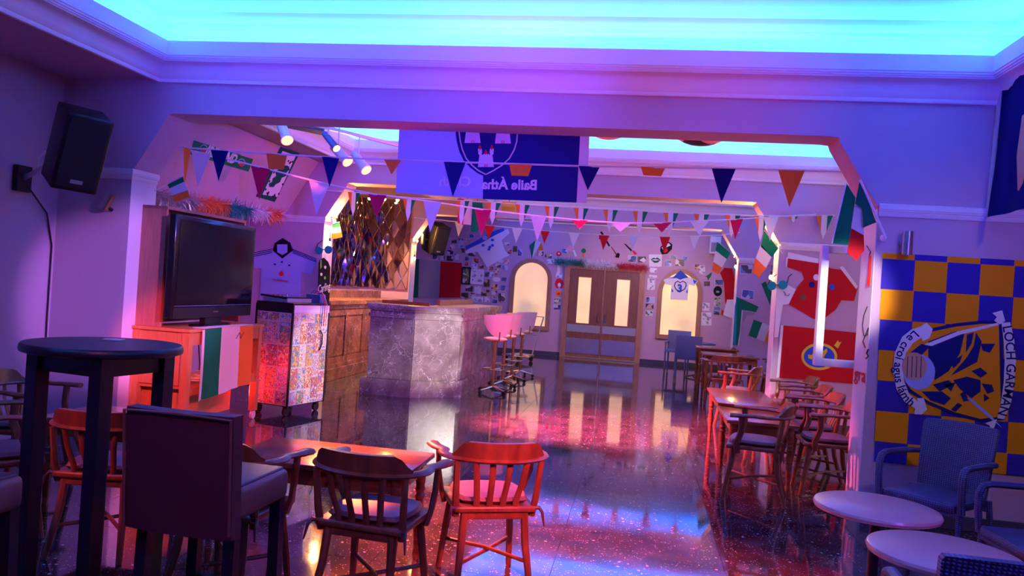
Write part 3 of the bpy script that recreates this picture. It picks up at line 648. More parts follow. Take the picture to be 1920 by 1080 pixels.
MB().lathe([(.29, .69), (.30, .70), (.30, .715), (.29, .72)], n=28).build('tabletop', 'blueseat', pt, True); MB().cyl((0, 0, .04), (0, 0, .69), .028, 12).build('pole', 'black', pt, True)
for k in range(4): a = k*PI/2+.3; MB().tube([(0, 0, .07), (math.cos(a)*.3, math.sin(a)*.3, .015)], [.022, .014], 6).build('base_arm', 'black', pt, True)
# ---------------------------------------------------------------- gold bar stools
def gold_stool(loc, rz, label):
    t = thing('gold_bar_stool', label, 'bar stool', loc, rz, 'gold bar stools')
    MB().lathe([(.0, .835), (.14, .834), (.172, .825), (.178, .812), (.17, .803)], n=28).build('seat', 'palevinyl', t, True)
    MB().lathe([(.172, .803), (.182, .800), (.182, .785), (.16, .780), (.04, .775)], n=28).build('seat_rim', 'gold', t, True)
    n = 13; vs = []; fs = []
    for k in range(n):
        u = -1+2*k/(n-1); a = u*math.radians(68)
        zb = .845+.20*abs(u)**2.4; zt = 1.165+.012*(1-u*u)
        for z in (zb, (zb+zt)/2, zt):
            f = 1+.20*(z-.86)/.25
            for r in (.178, .202): vs.append((math.sin(a)*r*f, -math.cos(a)*r*f*.95, z))
    for k in range(n-1):
        for r in range(2):
            for q in (0, 1): e = k*6+r*2+q; fs.append((e, e+6, e+8, e+2))
        fs += [(k*6, k*6+1, k*6+7, k*6+6), (k*6+4, k*6+10, k*6+11, k*6+5)]
    for e in (0, (n-1)*6): fs += [(e, e+1, e+3, e+2), (e+2, e+3, e+5, e+4)]
    MB().add(vs, fs).build('backrest', 'palevinyl', t, True)
    MB().tube([(0, -.10, .785), (0, -.19, .80), (0, -.20, .93)], .011, 8).build('back_bracket', 'gold', t, True)
    MB().lathe([(.026, .08), (.026, .79)], n=14).build('pole', 'gold', t, True)
    fr_ = MB().tube([(math.cos(2*PI*k/24)*.165, math.sin(2*PI*k/24)*.165, .36) for k in range(24)], .009, 6, closed=True)
    for k in range(3): a = 2*PI*k/3+.5; fr_.tube([(0, 0, .355), (math.cos(a)*.165, math.sin(a)*.165, .36)], .007, 6)
    fr_.build('foot_ring', 'gold', t, True)
    for k in range(4):
        a = 2*PI*k/4+.5; arm = MB().tube([(0, 0, .10), (math.cos(a)*.12, math.sin(a)*.12, .075), (math.cos(a)*.25, math.sin(a)*.25, .055)], [.028, .022, .016], 8, flat=(1.1, .7)).build('base_arm', 'gold', t, True)
        MB().cyl((math.cos(a)*.25-math.sin(a)*.012, math.sin(a)*.25+math.cos(a)*.012, .027), (math.cos(a)*.25+math.sin(a)*.012, math.sin(a)*.25-math.cos(a)*.012, .027), .027, 12).build('caster', 'rubber', arm, True)
    return t
# stools face the bar (their backs towards the aisle and the camera)
g0 = gold_stool((-2.10, 11.72, 0), math.radians(28), 'pale gold-stemmed bar stool nearest the camera at the bar')
dup(g0, (-2.09, 12.55, 0), math.radians(35), 'second pale gold-stemmed bar stool along the bar'); dup(g0, (-2.08, 13.40, 0), math.radians(42), 'third pale gold-stemmed bar stool along the bar'); dup(g0, (-2.07, 14.30, 0), math.radians(48), 'farthest pale gold-stemmed bar stool along the bar')
# hand trolley leaning open beyond the stools
t = thing('hand_trolley', 'folding metal hand trolley beyond the last bar stool', 'trolley', (-2.55, 17.2, 0), -.5)
MB().box((0, 0, .13), (.42, .62, .04), bev=.01).build('platform', 'steel', t)
MB().tube([(-.17, .28, .15), (-.17, .62, .98), (.17, .62, .98), (.17, .28, .15)], .016, 8).tube([(-.17, .45, .57), (.17, .45, .57)], .01, 6).build('handle', 'steel', t, True)
for sx in (-1, 1):
    for sy in (-1, 1): MB().cyl((sx*.16, sy*.24-0, .055), (sx*.16+.03, sy*.24, .055), .055, 12).build('wheel', 'rubber', t, True)
# ================================================================ TELEVISION CORNER
t = thing('tv_hutch', 'dark red wooden hutch standing behind the television', 'cabinet', (-4.46, 7.42, 1.02))
def tp(name, mb, m, par, sm=False): o = mb.build(name, m, par, sm); o.matrix_parent_inverse = Matrix.Translation(par.location).inverted(); return o
tp('side_panel', MB().box((-4.445, 6.695, 1.575), (.25, .03, 1.11), bev=.003), 'hutchwood', t); tp('side_panel', MB().box((-4.445, 8.135, 1.575), (.25, .03, 1.11), bev=.003), 'hutchwood', t)
tp('top_board', MB().box((-4.445, 7.415, 2.115), (.26, 1.47, .03), bev=.003), 'hutchwood', t); tp('back_board', MB().box((-4.56, 7.415, 1.575), (.012, 1.40, 1.08)), 'framewood', t)
tp('divider', MB().box((-4.50, 7.415, 1.60), (.10, .02, 1.0)), 'hutchwood', t)
t = thing('tv_console', 'orange wooden console with open shelf under the television', 'console table', (-4.28, 7.35, 0))
cx0, cx1, cy0, cy1 = -4.56, -4.0, 6.65, 8.06
tp('tabletop', MB().box((-4.28, 7.355, 1.005), (.58, 1.44, .03), bev=.004), 'consolewood', t)
for x in (cx0+.035, cx1-.035):
    for y in (cy0+.035, cy1-.035):
        lg = tp('leg', MB().box((x, y, .54), (.07, .07, .90), bev=.003), 'consolewood', t)
        c = MB().cyl((x-.014, y, .045), (x+.014, y, .045), .045, 14).cyl((x, y, .045), (x, y, .10), .012, 8).build('caster', 'palevinyl', lg, True); c.matrix_parent_inverse = Matrix.Translation(t.location).inverted() @ Matrix.Identity(4); c.matrix_parent_inverse = Matrix.Identity(4)
tp('apron', MB().box((cx1-.02, 7.355, .93), (.02, 1.28, .12)).box((cx1-.28, cy0+.02, .93), (.42, .02, .12)).box((cx1-.28, cy1-.02, .93), (.42, .02, .12)), 'consolewood', t)
tp('shelf', MB().box((-4.28, 7.355, .48), (.50, 1.34, .03), bev=.003), 'consolewood', t)
tp('side_panel', MB().box((-4.30, cy0+.02, .72), (.42, .015, .44)), 'consolewood', t)
tp('lower_rail', MB().box((cx1-.03, 7.355, .44), (.025, 1.28, .07)), 'consolewood', t)
tp('plinth_box', MB().box((-4.36, 7.3, .29), (.36, 1.0, .34), bev=.004), 'consolewood', t)
# television
console = t
t = thing('television', 'large black flat-screen television on the orange console', 'television', (-4.17, 7.34, 1.02))
tp('casing', MB().box((-4.20, 7.34, 1.585), (.075, 1.50, .95), bev=.012), 'blackgloss', t, True)
tp('screen', MB().box((-4.160, 7.34, 1.625), (.006, 1.38, .78)), 'screen', t)
tp('speaker_bar', MB().box((-4.158, 7.34, 1.155), (.012, 1.44, .10), bev=.003), 'black', t); tp('trim_line', MB().box((-4.155, 7.34, 1.222), (.008, 1.42, .006)), 'blueseat', t)
tp('neck', MB().box((-4.20, 7.34, 1.08), (.06, .30, .10)), 'black', t); tp('foot', MB().lathe([(.30, 0), (.30, .008), (.27, .016), (.05, .022)], (-4.20, 7.34, 1.021), 32, R=Matrix.Diagonal((.42, 1.1, 1))), 'blackgloss', t, True)
tp('badge', MB().box((-4.152, 7.34, 1.16), (.006, .10, .014)), 'chrome', t)
# cables on the shelf
cb = MB(); rr = random.Random(2); pts = []
for k in range(46): a = k*.62; pts.append((-4.14+.11*math.cos(a)*(1+.2*math.sin(k)), 7.02+.16*math.sin(a)+.004*k, .505+.0012*k+.01*abs(math.sin(k*1.7))))
cb.tube(pts, .006, 5); tag(cb.build('cable_coil', 'whiteplastic', smooth=True), 'tangled white cable coil on the shelf of the console', 'cable')
tp('power_cord', MB().tube([(-4.30, 7.36, .50), (-4.32, 7.40, .62), (-4.34, 7.38, .86), (-4.35, 7.36, .985)], .006, 5), 'black', console, True)
tag(MB().box((-4.24, 7.62, .525), (.16, .30, .06), bev=.008).build('set_top_box', 'plasticgrey'), 'small grey box on the console shelf beside the cables', 'set-top box')
# ---------------------------------------------------------------- comic covered cart
CW, CD = .50, .66
cart = thing('comic_cart', 'wheeled cart covered with comic book covers beside the console', 'cart', (-3.93, 8.66, 0), math.radians(-13.4))
MB().box((0, 0, .67), (CW, CD, 1.12), bev=.003).build('body', 'black', cart)
MB().box((0, 0, 1.245), (CW+.012, CD+.012, .03), bev=.004).build('lid', 'black', cart); MB().box((CW/2+.007, 0, 1.195), (.008, CD-.01, .085)).build('top_strip', 'whiteplastic', cart)
for sx in (-1, 1):
    for sy in (-1, 1):
        MB().box((sx*CW/2, sy*CD/2, .67), (.022, .022, 1.13), bev=.004).build('edge_strip', 'black', cart)
        c = MB().cyl((sx*(CW/2-.06)-.014, sy*(CD/2-.06), .05), (sx*(CW/2-.06)+.014, sy*(CD/2-.06), .05), .05, 14).box((sx*(CW/2-.06), sy*(CD/2-.06), .09), (.05, .05, .03)); c.build('caster', 'rubber', cart, True)
def comic(i):
    nm = 'comic_%d' % i; m, N, L, b = _new(nm); b.inputs['Roughness'].default_value = .35; r = random.Random(i*17)
    pal = [(.75, .16, .10), (.14, .26, .60), (.85, .66, .14), (.84, .78, .62), (.22, .45, .22), (.84, .45, .18), (.84, .80, .72), (.85, .80, .70)]; r.shuffle(pal)
    g = N.new('ShaderNodeNewGeometry'); nz = N.new('ShaderNodeTexNoise'); nz.inputs['Scale'].default_value = 20; nz.inputs['Detail'].default_value = 4; nz.inputs['Distortion'].default_value = 1.5
    mp = N.new('ShaderNodeMapping'); mp.inputs['Location'].default_value = (i*3.1, i*1.7, i*.9); L.new(g.outputs['Position'], mp.inputs[0]); L.new(mp.outputs[0], nz.inputs['Vector'])
    rp = ramp(N, [(.30, pal[0]), (.42, pal[1]), (.47, (.03, .02, .03)), (.50, pal[2]), (.58, pal[3]), (.66, pal[4])]); rp.color_ramp.interpolation = 'CONSTANT'; L.new(nz.outputs['Fac'], rp.inputs[0]); L.new(rp.outputs[0], b.inputs['Base Color'])
    return nm
CM = [comic(i) for i in range(8)]
def covers(face, cols, width, seed):
    r = random.Random(seed); cw = width/cols
    for c in range(cols):
        z = 1.15 - r.choice((0, .08, .16)) if c else 1.15
        hs = 1.15; zt = 1.15; first_h = r.choice((.10, .16, .22))
        k = 0
        while zt > .13:
            h = first_h if k == 0 else .255
            h = min(h, zt-.12)
            if h < .03: break
            u = -width/2+cw*(c+.5); zc = zt-h/2
            sz = (cw-.012, .004, h-.016); bz = (cw-.003, .003, h-.003)
            if face == 'x': lo = (CW/2+.0035, u, zc); rot = Euler((0, 0, PI/2))
            else: lo = (u, -CD/2-.0035, zc); rot = Euler((0, 0, 0))
            pb = MB().box(lo, bz, rot).build('cover_border', 'whitepaint', cart)
            n2 = (.0025, 0, 0) if face == 'x' else (0, -.0025, 0)
            MB().box(tuple(lo[q]+n2[q] for q in range(3)), sz, rot).build('comic_cover', CM[(k*3+c*2+seed) % 8], pb)
            if face == 'y' and c == cols-1 and k in (1, 3):
                text('cover_title', 'HULK', .045, 'white_ink', lambda v, lo=lo, h=h: Vector((lo[0]+v.x, lo[1]-.006-v.z, lo[2]+h/2-.035+v.y)), pb, bold=.002)
            zt -= h; k += 1
covers('y', 3, CW-.03, 1); covers('x', 5, CD-.03, 2)
MB().tube([(CW/2+.02, .16, .95), (CW/2+.03, .19, .90), (CW/2+.025, .20, .80), (CW/2+.02, .17, .72)], .008, 6).build('handle_strap', 'rubber', cart, True)
def on_cart(x, y, z): return Matrix.Translation(cart.location) @ Matrix.Rotation(math.radians(-13.4), 4, 'Z') @ Vector((x, y, z))
p = on_cart(-.04, -.07, 1.262); t = thing('dj_mixer', 'flat black music mixer on top of the comic cart', 'mixer', p, math.radians(-13.4))
MB().box((0, 0, .022), (.34, .44, .044), bev=.004).build('body', 'plasticgrey', t); MB().box((-.02, .0, .056), (.36, .46, .024), Euler((0, .05, 0)), bev=.003).build('lid', 'blackgloss', t)
for i in range(4): MB().cyl((-.1+.06*i, -.12, .066), (-.1+.06*i, -.12, .082), .010, 8).build('knob', 'chrome', t)
p = on_cart(.10, .265, 1.262); t = thing('gear_box', 'dark blue box of wires at the back of the comic cart', 'box', p, math.radians(-13.4)); MB().box((0, 0, .05), (.2, .11, .10), bev=.005).build('body', 'blueseat', t); gear = t
for i, (mm, dx) in enumerate((('red', 0), ('pink', .04), ('blue', -.04))):
    a = on_cart(.08+dx, .24, 1.36); b = on_cart(CW/2+.03, .2+dx, 1.0); mid = (a+b)/2+Vector((.02, -.02, .16))
    pts = [a+(mid-a)*0, a.lerp(mid, .5)+Vector((0, 0, .06)), mid+Vector((.02, 0, .02)), on_cart(CW/2+.035, .2+dx, 1.24), b]
    o = MB().tube(pts, .005, 5).build('loose_wire', mm+'_ink', gear, True); o.matrix_parent_inverse = gear.matrix_basis.inverted()
# ================================================================ DECORATION
def inv(o, par): o.parent = par; o.matrix_parent_inverse = Matrix.Translation(par.location).inverted(); return o
def polyY(name, pts, Y, m, par=None, th=.006):
    """flat cut-out on the wall plane Y (outline given in photo pixels), th thick towards the room"""
    o = MB().prism([atY(x, y, Y) for x, y in pts], (0, th, 0)).build(name, m)
    return inv(o, par) if par else o
def polyX(name, pts, X, m, par=None, th=.006):
    o = MB().prism([atX(x, y, X) for x, y in pts], (-th, 0, 0)).build(name, m)
    return inv(o, par) if par else o
def cr(ox, oy, s): return lambda L: [(ox+x/s, oy+y/s) for x, y in L]
def thY(name, label, cat, x, y, Y, group=None): return thing(name, label, cat, atY(x, y, Y), 0, group)
def lineY(pts, Y, r, name, m, par=None):
    o = MB().tube([atY(x, y, Y) for x, y in pts], r, 6).build(name, m, None, True); return inv(o, par) if par else o
def textY(name, txt, px, py, size, m, Y, par, flip=False, ang=0., bold=0, d=.002):
    c = atY(px, py, Y); ca, sa = math.cos(ang), math.sin(ang)
    def fn(v):
        x, y = v.x*ca-v.y*sa, v.x*sa+v.y*ca
        return Vector((c.x+(-x if flip else x), c.y-v.z, c.z+y))
    o = text(name, txt, size, m, fn, None, d, bold); return inv(o, par)
# ---------------------------------------------------------------- hanging two-tone flag in the first arch (seen from its back)
FY = 6.99
t = thY('hanging_county_flag', 'large half pale blue and half navy castle flag hanging in the first arch', 'flag', 915, 380, FY)
def cloth(name, P, nu, nv, m, par, amp=0., k=3., th=.003):
    """P(u, v) -> world; wavy sheet with thickness th along +Y"""
    b = MB(); vs = []
    for s in (0, th):
        for j in range(nv+1):
            for i in range(nu+1):
                p = P(i/nu, j/nv); vs.append((p.x, p.y+s+amp*math.sin(k*PI*i/nu+1.3*j/nv), p.z))
    n = (nu+1)*(nv+1); fs = []
    for j in range(nv):
        for i in range(nu):
            a = j*(nu+1)+i; fs += [(a, a+1, a+nu+2, a+nu+1), (n+a, n+a+nu+1, n+a+nu+2, n+a+1)]
    for i in range(nu): a, c = i, nv*(nu+1)+i; fs += [(a, n+a, n+a+1, a+1), (c, c+1, n+c+1, n+c)]
    for j in range(nv): a, c = j*(nu+1), j*(nu+1)+nu; fs += [(a, a+nu+1, n+a+nu+1, n+a), (c, n+c, n+c+nu+1, c+nu+1)]
    o = b.add(vs, fs).build(name, m, None, True); return inv(o, par) if par else o
def quadY(a, b, c, d, Y):
    A, B, C, D = [atY(*q, Y) for q in (a, b, c, d)]
    return lambda u, v: (A.lerp(B, u)).lerp(D.lerp(C, u), v)
cloth('pale_half', quadY((751, 195), (908, 203), (905, 373), (742, 361), FY), 12, 6, 'flag_sky', t, .004); cloth('navy_half', quadY((908, 203), (1090, 211), (1081, 380), (905, 373), FY), 12, 6, 'flag_navy', t, .004)
cloth('hem', quadY((1090, 211), (1107, 212), (1100, 381), (1081, 380), FY), 2, 6, 'white', t)
sh = [(861, 215), (861, 250), (863, 265), (867, 281), (874, 297), (885, 310), (897, 320), (911, 327), (925, 320), (941, 310), (955, 297), (964, 281), (969, 265), (970, 250), (970, 215)]
polyY('shield', [(911+(x-911)*1.13, 215+(y-215)*1.045) for x, y in sh], FY-.010, 'flag_navy', t, .002)
lineY(sh, FY-.012, .006, 'shield_outline', 'white', t)
def castle(cx, by, par, k=1.):
    q = lambda L: [(cx+x*k, by+y*k) for x, y in L]
    body = [(-15, 0), (-3, 0), (-3, -5), (3, -5), (3, 0), (15, 0), (13, -16), (12, -22), (14, -24), (15, -34), (12, -34), (12, -32), (10, -32), (10, -34), (8, -34), (7, -28), (8, -23), (6, -23), (5, -25), (3, -23), (1, -25), (-1, -23), (-3, -25), (-5, -23), (-8, -23), (-7, -28), (-8, -34), (-10, -34), (-10, -32), (-12, -32), (-12, -34), (-15, -34), (-14, -24), (-12, -22), (-13, -16)]
    o = polyY('castle', q(body), FY-.013, 'white', par, .002)
    for fx, fy in ((-11, -34), (11, -34), (0, -25)):
        f = polyY('flame', q([(fx-3, fy), (fx+3, fy), (fx+2, fy-4), (fx, fy-8), (fx-2, fy-4)]), FY-.014, 'red_ink', par, .002)
    polyY('castle_door', q([(-2.4, 0), (2.4, 0), (2.4, -5), (0, -7), (-2.4, -5)]), FY-.0145, 'pink_ink', par, .002)
castle(911, 313, t); castle(886, 268, t); castle(943, 269, t)
textY('lettering', 'Baile Átha', 955, 347, .122, 'white', FY-.013, t, True, -.03, .004); textY('lettering', 'Cliath', 853, 341, .122, 'white', FY-.013, t, True, -.03, .003)
# round things hanging behind the flag
def ballmat():
    m, N, L, b = _new('patchball'); g = N.new('ShaderNodeNewGeometry'); v = N.new('ShaderNodeTexVoronoi'); v.inputs['Scale'].default_value = 7; L.new(g.outputs['Position'], v.inputs['Vector'])
    r = ramp(N, [(.35, (.02, .02, .03)), (.6, (.7, .3, .4)), (.8, (.8, .75, .78))]); r.color_ramp.interpolation = 'CONSTANT'; s = N.new('ShaderNodeSeparateColor'); L.new(v.outputs['Color'], s.inputs[0]); L.new(s.outputs[0], r.inputs[0]); L.new(r.outputs[0], b.inputs['Base Color'])
ballmat()
for nm, lab, px, py, Y, r, m_, sc in (('mirror_ball', 'dark mirror ball showing through the navy half of the hanging flag', 1050, 250, 7.20, .145, 'black', (1, 1, 1)), ('patterned_ball', 'black and pink patterned ball peeping below the arch header', 1316, 225, 7.6, .32, 'patchball', (1, 1, .75)), ('paper_lantern', 'pale pink round lantern just below the arch header', 1142, 222, 7.9, .26, 'palevinyl', (1, 1, .8))):
    c = atY(px, py, Y); tt = thing(nm, lab, 'ball' if 'ball' in nm else 'lantern', c)
    MB().sphere((0, 0, 0), r, 28, 18, sc=sc).build('globe', m_, tt, True); MB().cyl((0, 0, r*sc[2]*.98), (0, 0, 3.86-c.z), .004, 6).build('cord', 'black', tt)
# ---------------------------------------------------------------- checked county flag on the right
GY = Y1-.006
t = thing('checked_county_flag', 'purple and amber checked flag with hurling crest on the right wall', 'flag', (2.45, GY, .45))
X0, ZT0, cs = 1.805, 2.055, .2335
rows = [(ZT0, ZT0-.045)] + [(ZT0-.045-cs*k, max(.45, ZT0-.045-cs*(k+1))) for k in range(7)]
b = MB()
for r, (za, zb) in enumerate(rows):
    for c in range(6):
        x0 = X0+.012*r*(-.2); xa, xb = X0+cs*c, X0+cs*(c+1); n = 4; vs = []
        for i in range(n+1):
            u = xa+(xb-xa)*i/n
            for zz in (za, zb): vs.append((u+.006*r, GY-.003-.004*(1+math.sin(u*9+zz*4)), zz-.010*(u-X0)*0))
        b.add(vs, [(2*i, 2*i+2, 2*i+3, 2*i+1) for i in range(n)], (r+c) % 2)
inv(b.build('cloth', ['amber', 'purple'], None, True), t)
J = cr(1600, 440, 2.347); EY = GY-.014
polyY('shield_border', J([(655, 378), (668, 815), (560, 826), (450, 796), (330, 746), (245, 692), (205, 640), (200, 535), (250, 458), (325, 415), (450, 390), (560, 378)]), EY, 'navy_ink', t, .002)
polyY('shield_field', J([(640, 392), (650, 800), (560, 811), (450, 782), (330, 732), (255, 682), (220, 636), (216, 540), (262, 470), (330, 430), (450, 405), (560, 393)]), EY-.002, 'amber_ink', t, .002)
for pl_ in ([(330, 470), (450, 425), (490, 430), (470, 520), (420, 600), (360, 640), (330, 560)], [(540, 430), (565, 470), (545, 560), (470, 600), (430, 620), (500, 540), (530, 490)], [(560, 480), (625, 480), (600, 520), (570, 510)],
            [(440, 640), (500, 625), (560, 640), (560, 690), (520, 720), (470, 680)], [(565, 655), (610, 660), (620, 690), (590, 700)], [(300, 690), (390, 690), (430, 720), (400, 750), (340, 730)], [(460, 740), (480, 750), (450, 780), (430, 770)], [(250, 520), (300, 480), (340, 490), (300, 530)], [(350, 660), (420, 640), (440, 660), (380, 690)], [(500, 440), (530, 430), (520, 480), (495, 520)], [(400, 660), (450, 650), (430, 690)], [(520, 600), (560, 585), (590, 610), (560, 630)], [(430, 560), (480, 530), (470, 560), (440, 590)], [(575, 700), (600, 720), (575, 735)], [(470, 700), (490, 690), (510, 730), (485, 735)]):
    polyY('figure_patch', J(pl_), EY-.004, 'navy_ink', t, .002)
polyY('spear', J([(312, 484), (345, 490), (470, 440), (640, 398), (635, 388), (460, 425), (360, 465)]), EY-.0055, 'white_ink', t, .002)
polyY('spear', J([(500, 720), (512, 716), (600, 790), (655, 850), (590, 800)]), EY-.0055, 'sky_ink', t, .002)
def disc(cx, cy, rx, ry, a0=0, a1=2*PI, n=24): return [(cx+rx*math.cos(a0+(a1-a0)*k/n), cy+ry*math.sin(a0+(a1-a0)*k/n)) for k in range(n + (0 if abs(a1-a0) > 6.2 else 1))]
polyY('ball', J(disc(290, 605, 70, 78)), EY-.005, 'sky_ink', t, .002); polyY('hand', J(disc(268, 580, 55, 62)), EY-.007, 'skin_ink', t, .002)
for k in range(4): polyY('finger_line', J([(238+20*k, 535), (242+20*k, 535), (238+20*k, 628), (234+20*k, 628)]), EY-.009, 'brown_ink', t, .002)
rb = [(652, 388), (690, 385), (708, 460), (716, 560), (708, 660), (694, 740), (664, 812), (634, 808), (650, 740), (662, 650), (666, 560), (662, 470)]
polyY('ribbon', J(rb), EY-.006, 'white_ink', t, .002)
polyY('ribbon_tail', J([(612, 345), (655, 333), (668, 380), (645, 395), (620, 378), (632, 362)]), EY-.006, 'white_ink', t, .002); polyY('ribbon_tail', J([(580, 830), (632, 812), (622, 845), (608, 862), (600, 840)]), EY-.006, 'white_ink', t, .002)
lb = [(322, 388), (350, 415), (335, 455), (305, 470), (300, 452), (262, 478), (232, 520), (218, 580), (222, 640), (245, 700), (285, 735), (280, 720), (310, 718), (325, 770), (300, 792), (268, 790), (272, 765), (225, 735), (190, 680), (174, 600), (182, 520), (215, 450), (255, 418), (295, 405)]
polyY('ribbon', J(lb), EY-.006, 'white_ink', t, .002)
def curve_text(txt, size, pts, par, m, bold=0):
    W = [atY(*J([p])[0], EY-.009) for p in pts]; L = [0]
    for a, c in zip(W, W[1:]): L.append(L[-1]+(c-a).length)
    def fn(v):
        s = max(0, min(L[-1]-1e-4, L[-1]/2+v.x)); i = max(k for k in range(len(L)-1) if L[k] <= s); f = (s-L[i])/(L[i+1]-L[i]); p = W[i].lerp(W[i+1], f)
        tg = (W[min(len(W)-1, i+1)]-W[i]).normalized(); nn = Vector((-tg.z, 0, tg.x)); return p + nn*v.y + Vector((0, -v.z, 0))
    inv(text('lettering', txt, size, m, fn, None, .0015, bold), par)
def smooth_pts(ctrl, n=24):
    out = []
    for k in range(n+1):
        s = k/n*(len(ctrl)-1); i = min(len(ctrl)-2, int(s)); f = s-i; g = lambda j: Vector(ctrl[max(0, min(len(ctrl)-1, j))])
        p0, p1, p2, p3 = g(i-1), g(i), g(i+1), g(i+2); out.append(tuple(.5*((2*p1)+(-p0+p2)*f+(2*p0-5*p1+4*p2-p3)*f*f+(-p0+3*p1-3*p2+p3)*f**3)))
    return out
curve_text('LOCH GARMAN', .094, smooth_pts([(672, 392), (688, 480), (692, 580), (684, 680), (650, 805)]), t, 'navy_ink', .001)
curve_text('Le croí agus lámh', .088, smooth_pts([(285, 425), (228, 482), (198, 560), (200, 640), (228, 710), (270, 750)]), t, 'navy_ink', .001)
# dark banner hanging along the right edge of the recess
t = thing('navy_banner', 'dark navy banner with white hem hanging at the upper right edge', 'flag', (2.55, 6.0, 2.36))
def PX(u, v): return Vector((2.55-.03*v, 6.43-.95*u, 3.40-1.04*v))
b = MB(); vs = []; 
for j in range(9):
    for i in range(13): p = PX(i/12, j/8); vs.append((p.x+.014*math.sin(i*1.1+j*.5), p.y, p.z))
inv(b.add(vs, [(j*13+i, j*13+i+1, j*13+i+14, j*13+i+13) for j in range(8) for i in range(12)]).build('cloth', 'navy', None, True), t)
inv(MB().box((2.535, 6.455, 2.88), (.012, .05, 1.04), Euler((0, .03, 0))).build('hem', 'white'), t)
inv(MB().prism([(2.52, 5.99, 3.02), (2.52, 5.55, 3.1), (2.52, 5.55, 2.5), (2.52, 5.98, 2.5), (2.52, 6.03, 2.75)], (-.004, 0, 0)).build('emblem', 'skin_ink'), t)
# ---------------------------------------------------------------- bunting
def bunting(label, pts, Ys, pens, group='strings of bunting'):
    """pts: string in pixels with depth Ys per point; pens: (x px, half width px, length px, colour, twist)"""
    W = [atY(x, y, Y) for (x, y), Y in zip(pts, Ys)]
    t = thing('bunting', label, 'bunting', W[len(W)//2], 0, group)
    inv(MB().tube(W, .009, 6).build('cord', 'white', None, True), t)
    for px, hw, ln, col, tw in pens:
        i = max(k for k in range(len(pts)-1) if pts[k][0] <= px or k == 0); f = (px-pts[i][0])/(pts[i+1][0]-pts[i][0]); c = W[i].lerp(W[i+1], f)
        sc = (c-CAM).dot(FW)/FPX; h, l = hw*sc, ln*sc; e = Vector((math.cos(tw), math.sin(tw), 0)); tg = (W[i+1]-W[i]).normalized(); e = (e*.75+Vector((0, 0, tg.z*.75))).normalized(); dn = Vector((0, -.06*math.sin(px), -1))
        b = MB(); off = Vector((0, .003, 0)); c = c+Vector((0, -.008, 0))
        if col == 'tri':
            a = h/3
            def at(x): return max(0, l*(1-abs(x)/h))
            b.prism([c-e*h, c-e*a, c-e*a+dn*at(a)], off, 0); b.prism([c-e*a, c+e*a, c+e*a+dn*at(a), c+dn*l, c-e*a+dn*at(a)], off, 1); b.prism([c+e*a, c+e*h, c+e*a+dn*at(a)], off, 2)
            inv(b.build('pennant', ['orange', 'white', 'green']), t)
        elif col.startswith('fold'):
            b.prism([c-e*h, c+e*h, c+e*h*.72+dn*l, c-e*h*.72+dn*l], off, 0); inv(b.build('pennant', col[5:]), t)
        else:
            b.prism([c-e*h, c+e*h, c+dn*l], off, 0); inv(b.build('pennant', col), t)
    return t
bunting('bunting of large navy and orange pennants strung straight across the first arch', [(335, 276), (480, 287), (640, 296), (860, 304), (1105, 312), (1360, 316), (1582, 322)], [6.93]*7,
        [(352, 8, 70, 'orange', 1.2), (413, 18, 57, 'navy', 0), (520, 20, 28, 'fold_orange', .1), (621, 17, 55, 'navy', .05), (738, 17, 28, 'orange', 0), (853, 21, 65, 'navy', 0), (978, 22, 22, 'fold_orange', 0), (1105, 20, 45, 'navy', .1), (1226, 24, 16, 'fold_orange', .3), (1357, 22, 65, 'navy', 0), (1485, 24, 70, 'orange', 0)])
bunting('bunting of white and magenta pennants sagging down from the first arch', [(337, 278), (395, 290), (490, 314), (600, 342), (700, 364), (810, 378), (905, 393), (1010, 405), (1090, 413), (1165, 418), (1240, 418), (1310, 414), (1385, 411), (1455, 406), (1530, 402)], [6.96, 7.1, 7.25, 7.4, 7.6, 7.9, 8.3, 8.8, 9.3, 9.7, 10.0, 10.3, 10.5, 10.7, 10.8],
        [(378, 20, 66, 'white', 0), (489, 20, 60, 'magenta', 0), (599, 20, 62, 'white', .05), (708, 18, 42, 'magenta', 0), (811, 18, 58, 'white', 0), (906, 16, 50, 'magenta', 0), (1010, 15, 48, 'white', 0), (1087, 16, 16, 'magenta', .2), (1164, 20, 17, 'white', .2), (1242, 18, 18, 'magenta', .2), (1312, 18, 26, 'white', .2), (1381, 12, 38, 'magenta', .1), (1446, 14, 46, 'white', .1)])
bunting('bunting of green, white and orange pennants across the middle arch', [(612, 357), (680, 362), (770, 371), (880, 377), (1000, 385), (1120, 392), (1250, 399), (1380, 404), (1470, 405), (1565, 404)], [10.83]*10,
        [(664, 12, 45, 'tri', 0), (768, 13, 45, 'tri', 0), (868, 13, 48, 'tri', 0)]+[(x, 14, 42, 'tri', 0) for x in (926, 980, 1035, 1090, 1145, 1201, 1258, 1316, 1374)]+[(1428, 13, 50, 'tri', 0), (1488, 12, 12, 'tri', .5), (1546, 15, 45, 'tri', 0)])
bunting('small red and white bunting across the rear arch', [(776, 408), (840, 414), (918, 423), (1022, 433), (1130, 441), (1250, 444), (1352, 441), (1388, 436)], [15.335]+[15.28]*6+[15.335],
        [(862, 9, 28, 'white', 0), (918, 10, 26, 'red', 0), (970, 10, 28, 'white', 0), (1022, 9, 24, 'red', 0), (1077, 10, 28, 'white', 0), (1133, 10, 28, 'red', 0), (1188, 10, 28, 'white', 0), (1247, 10, 30, 'red', 0), (1303, 9, 26, 'white', 0)])
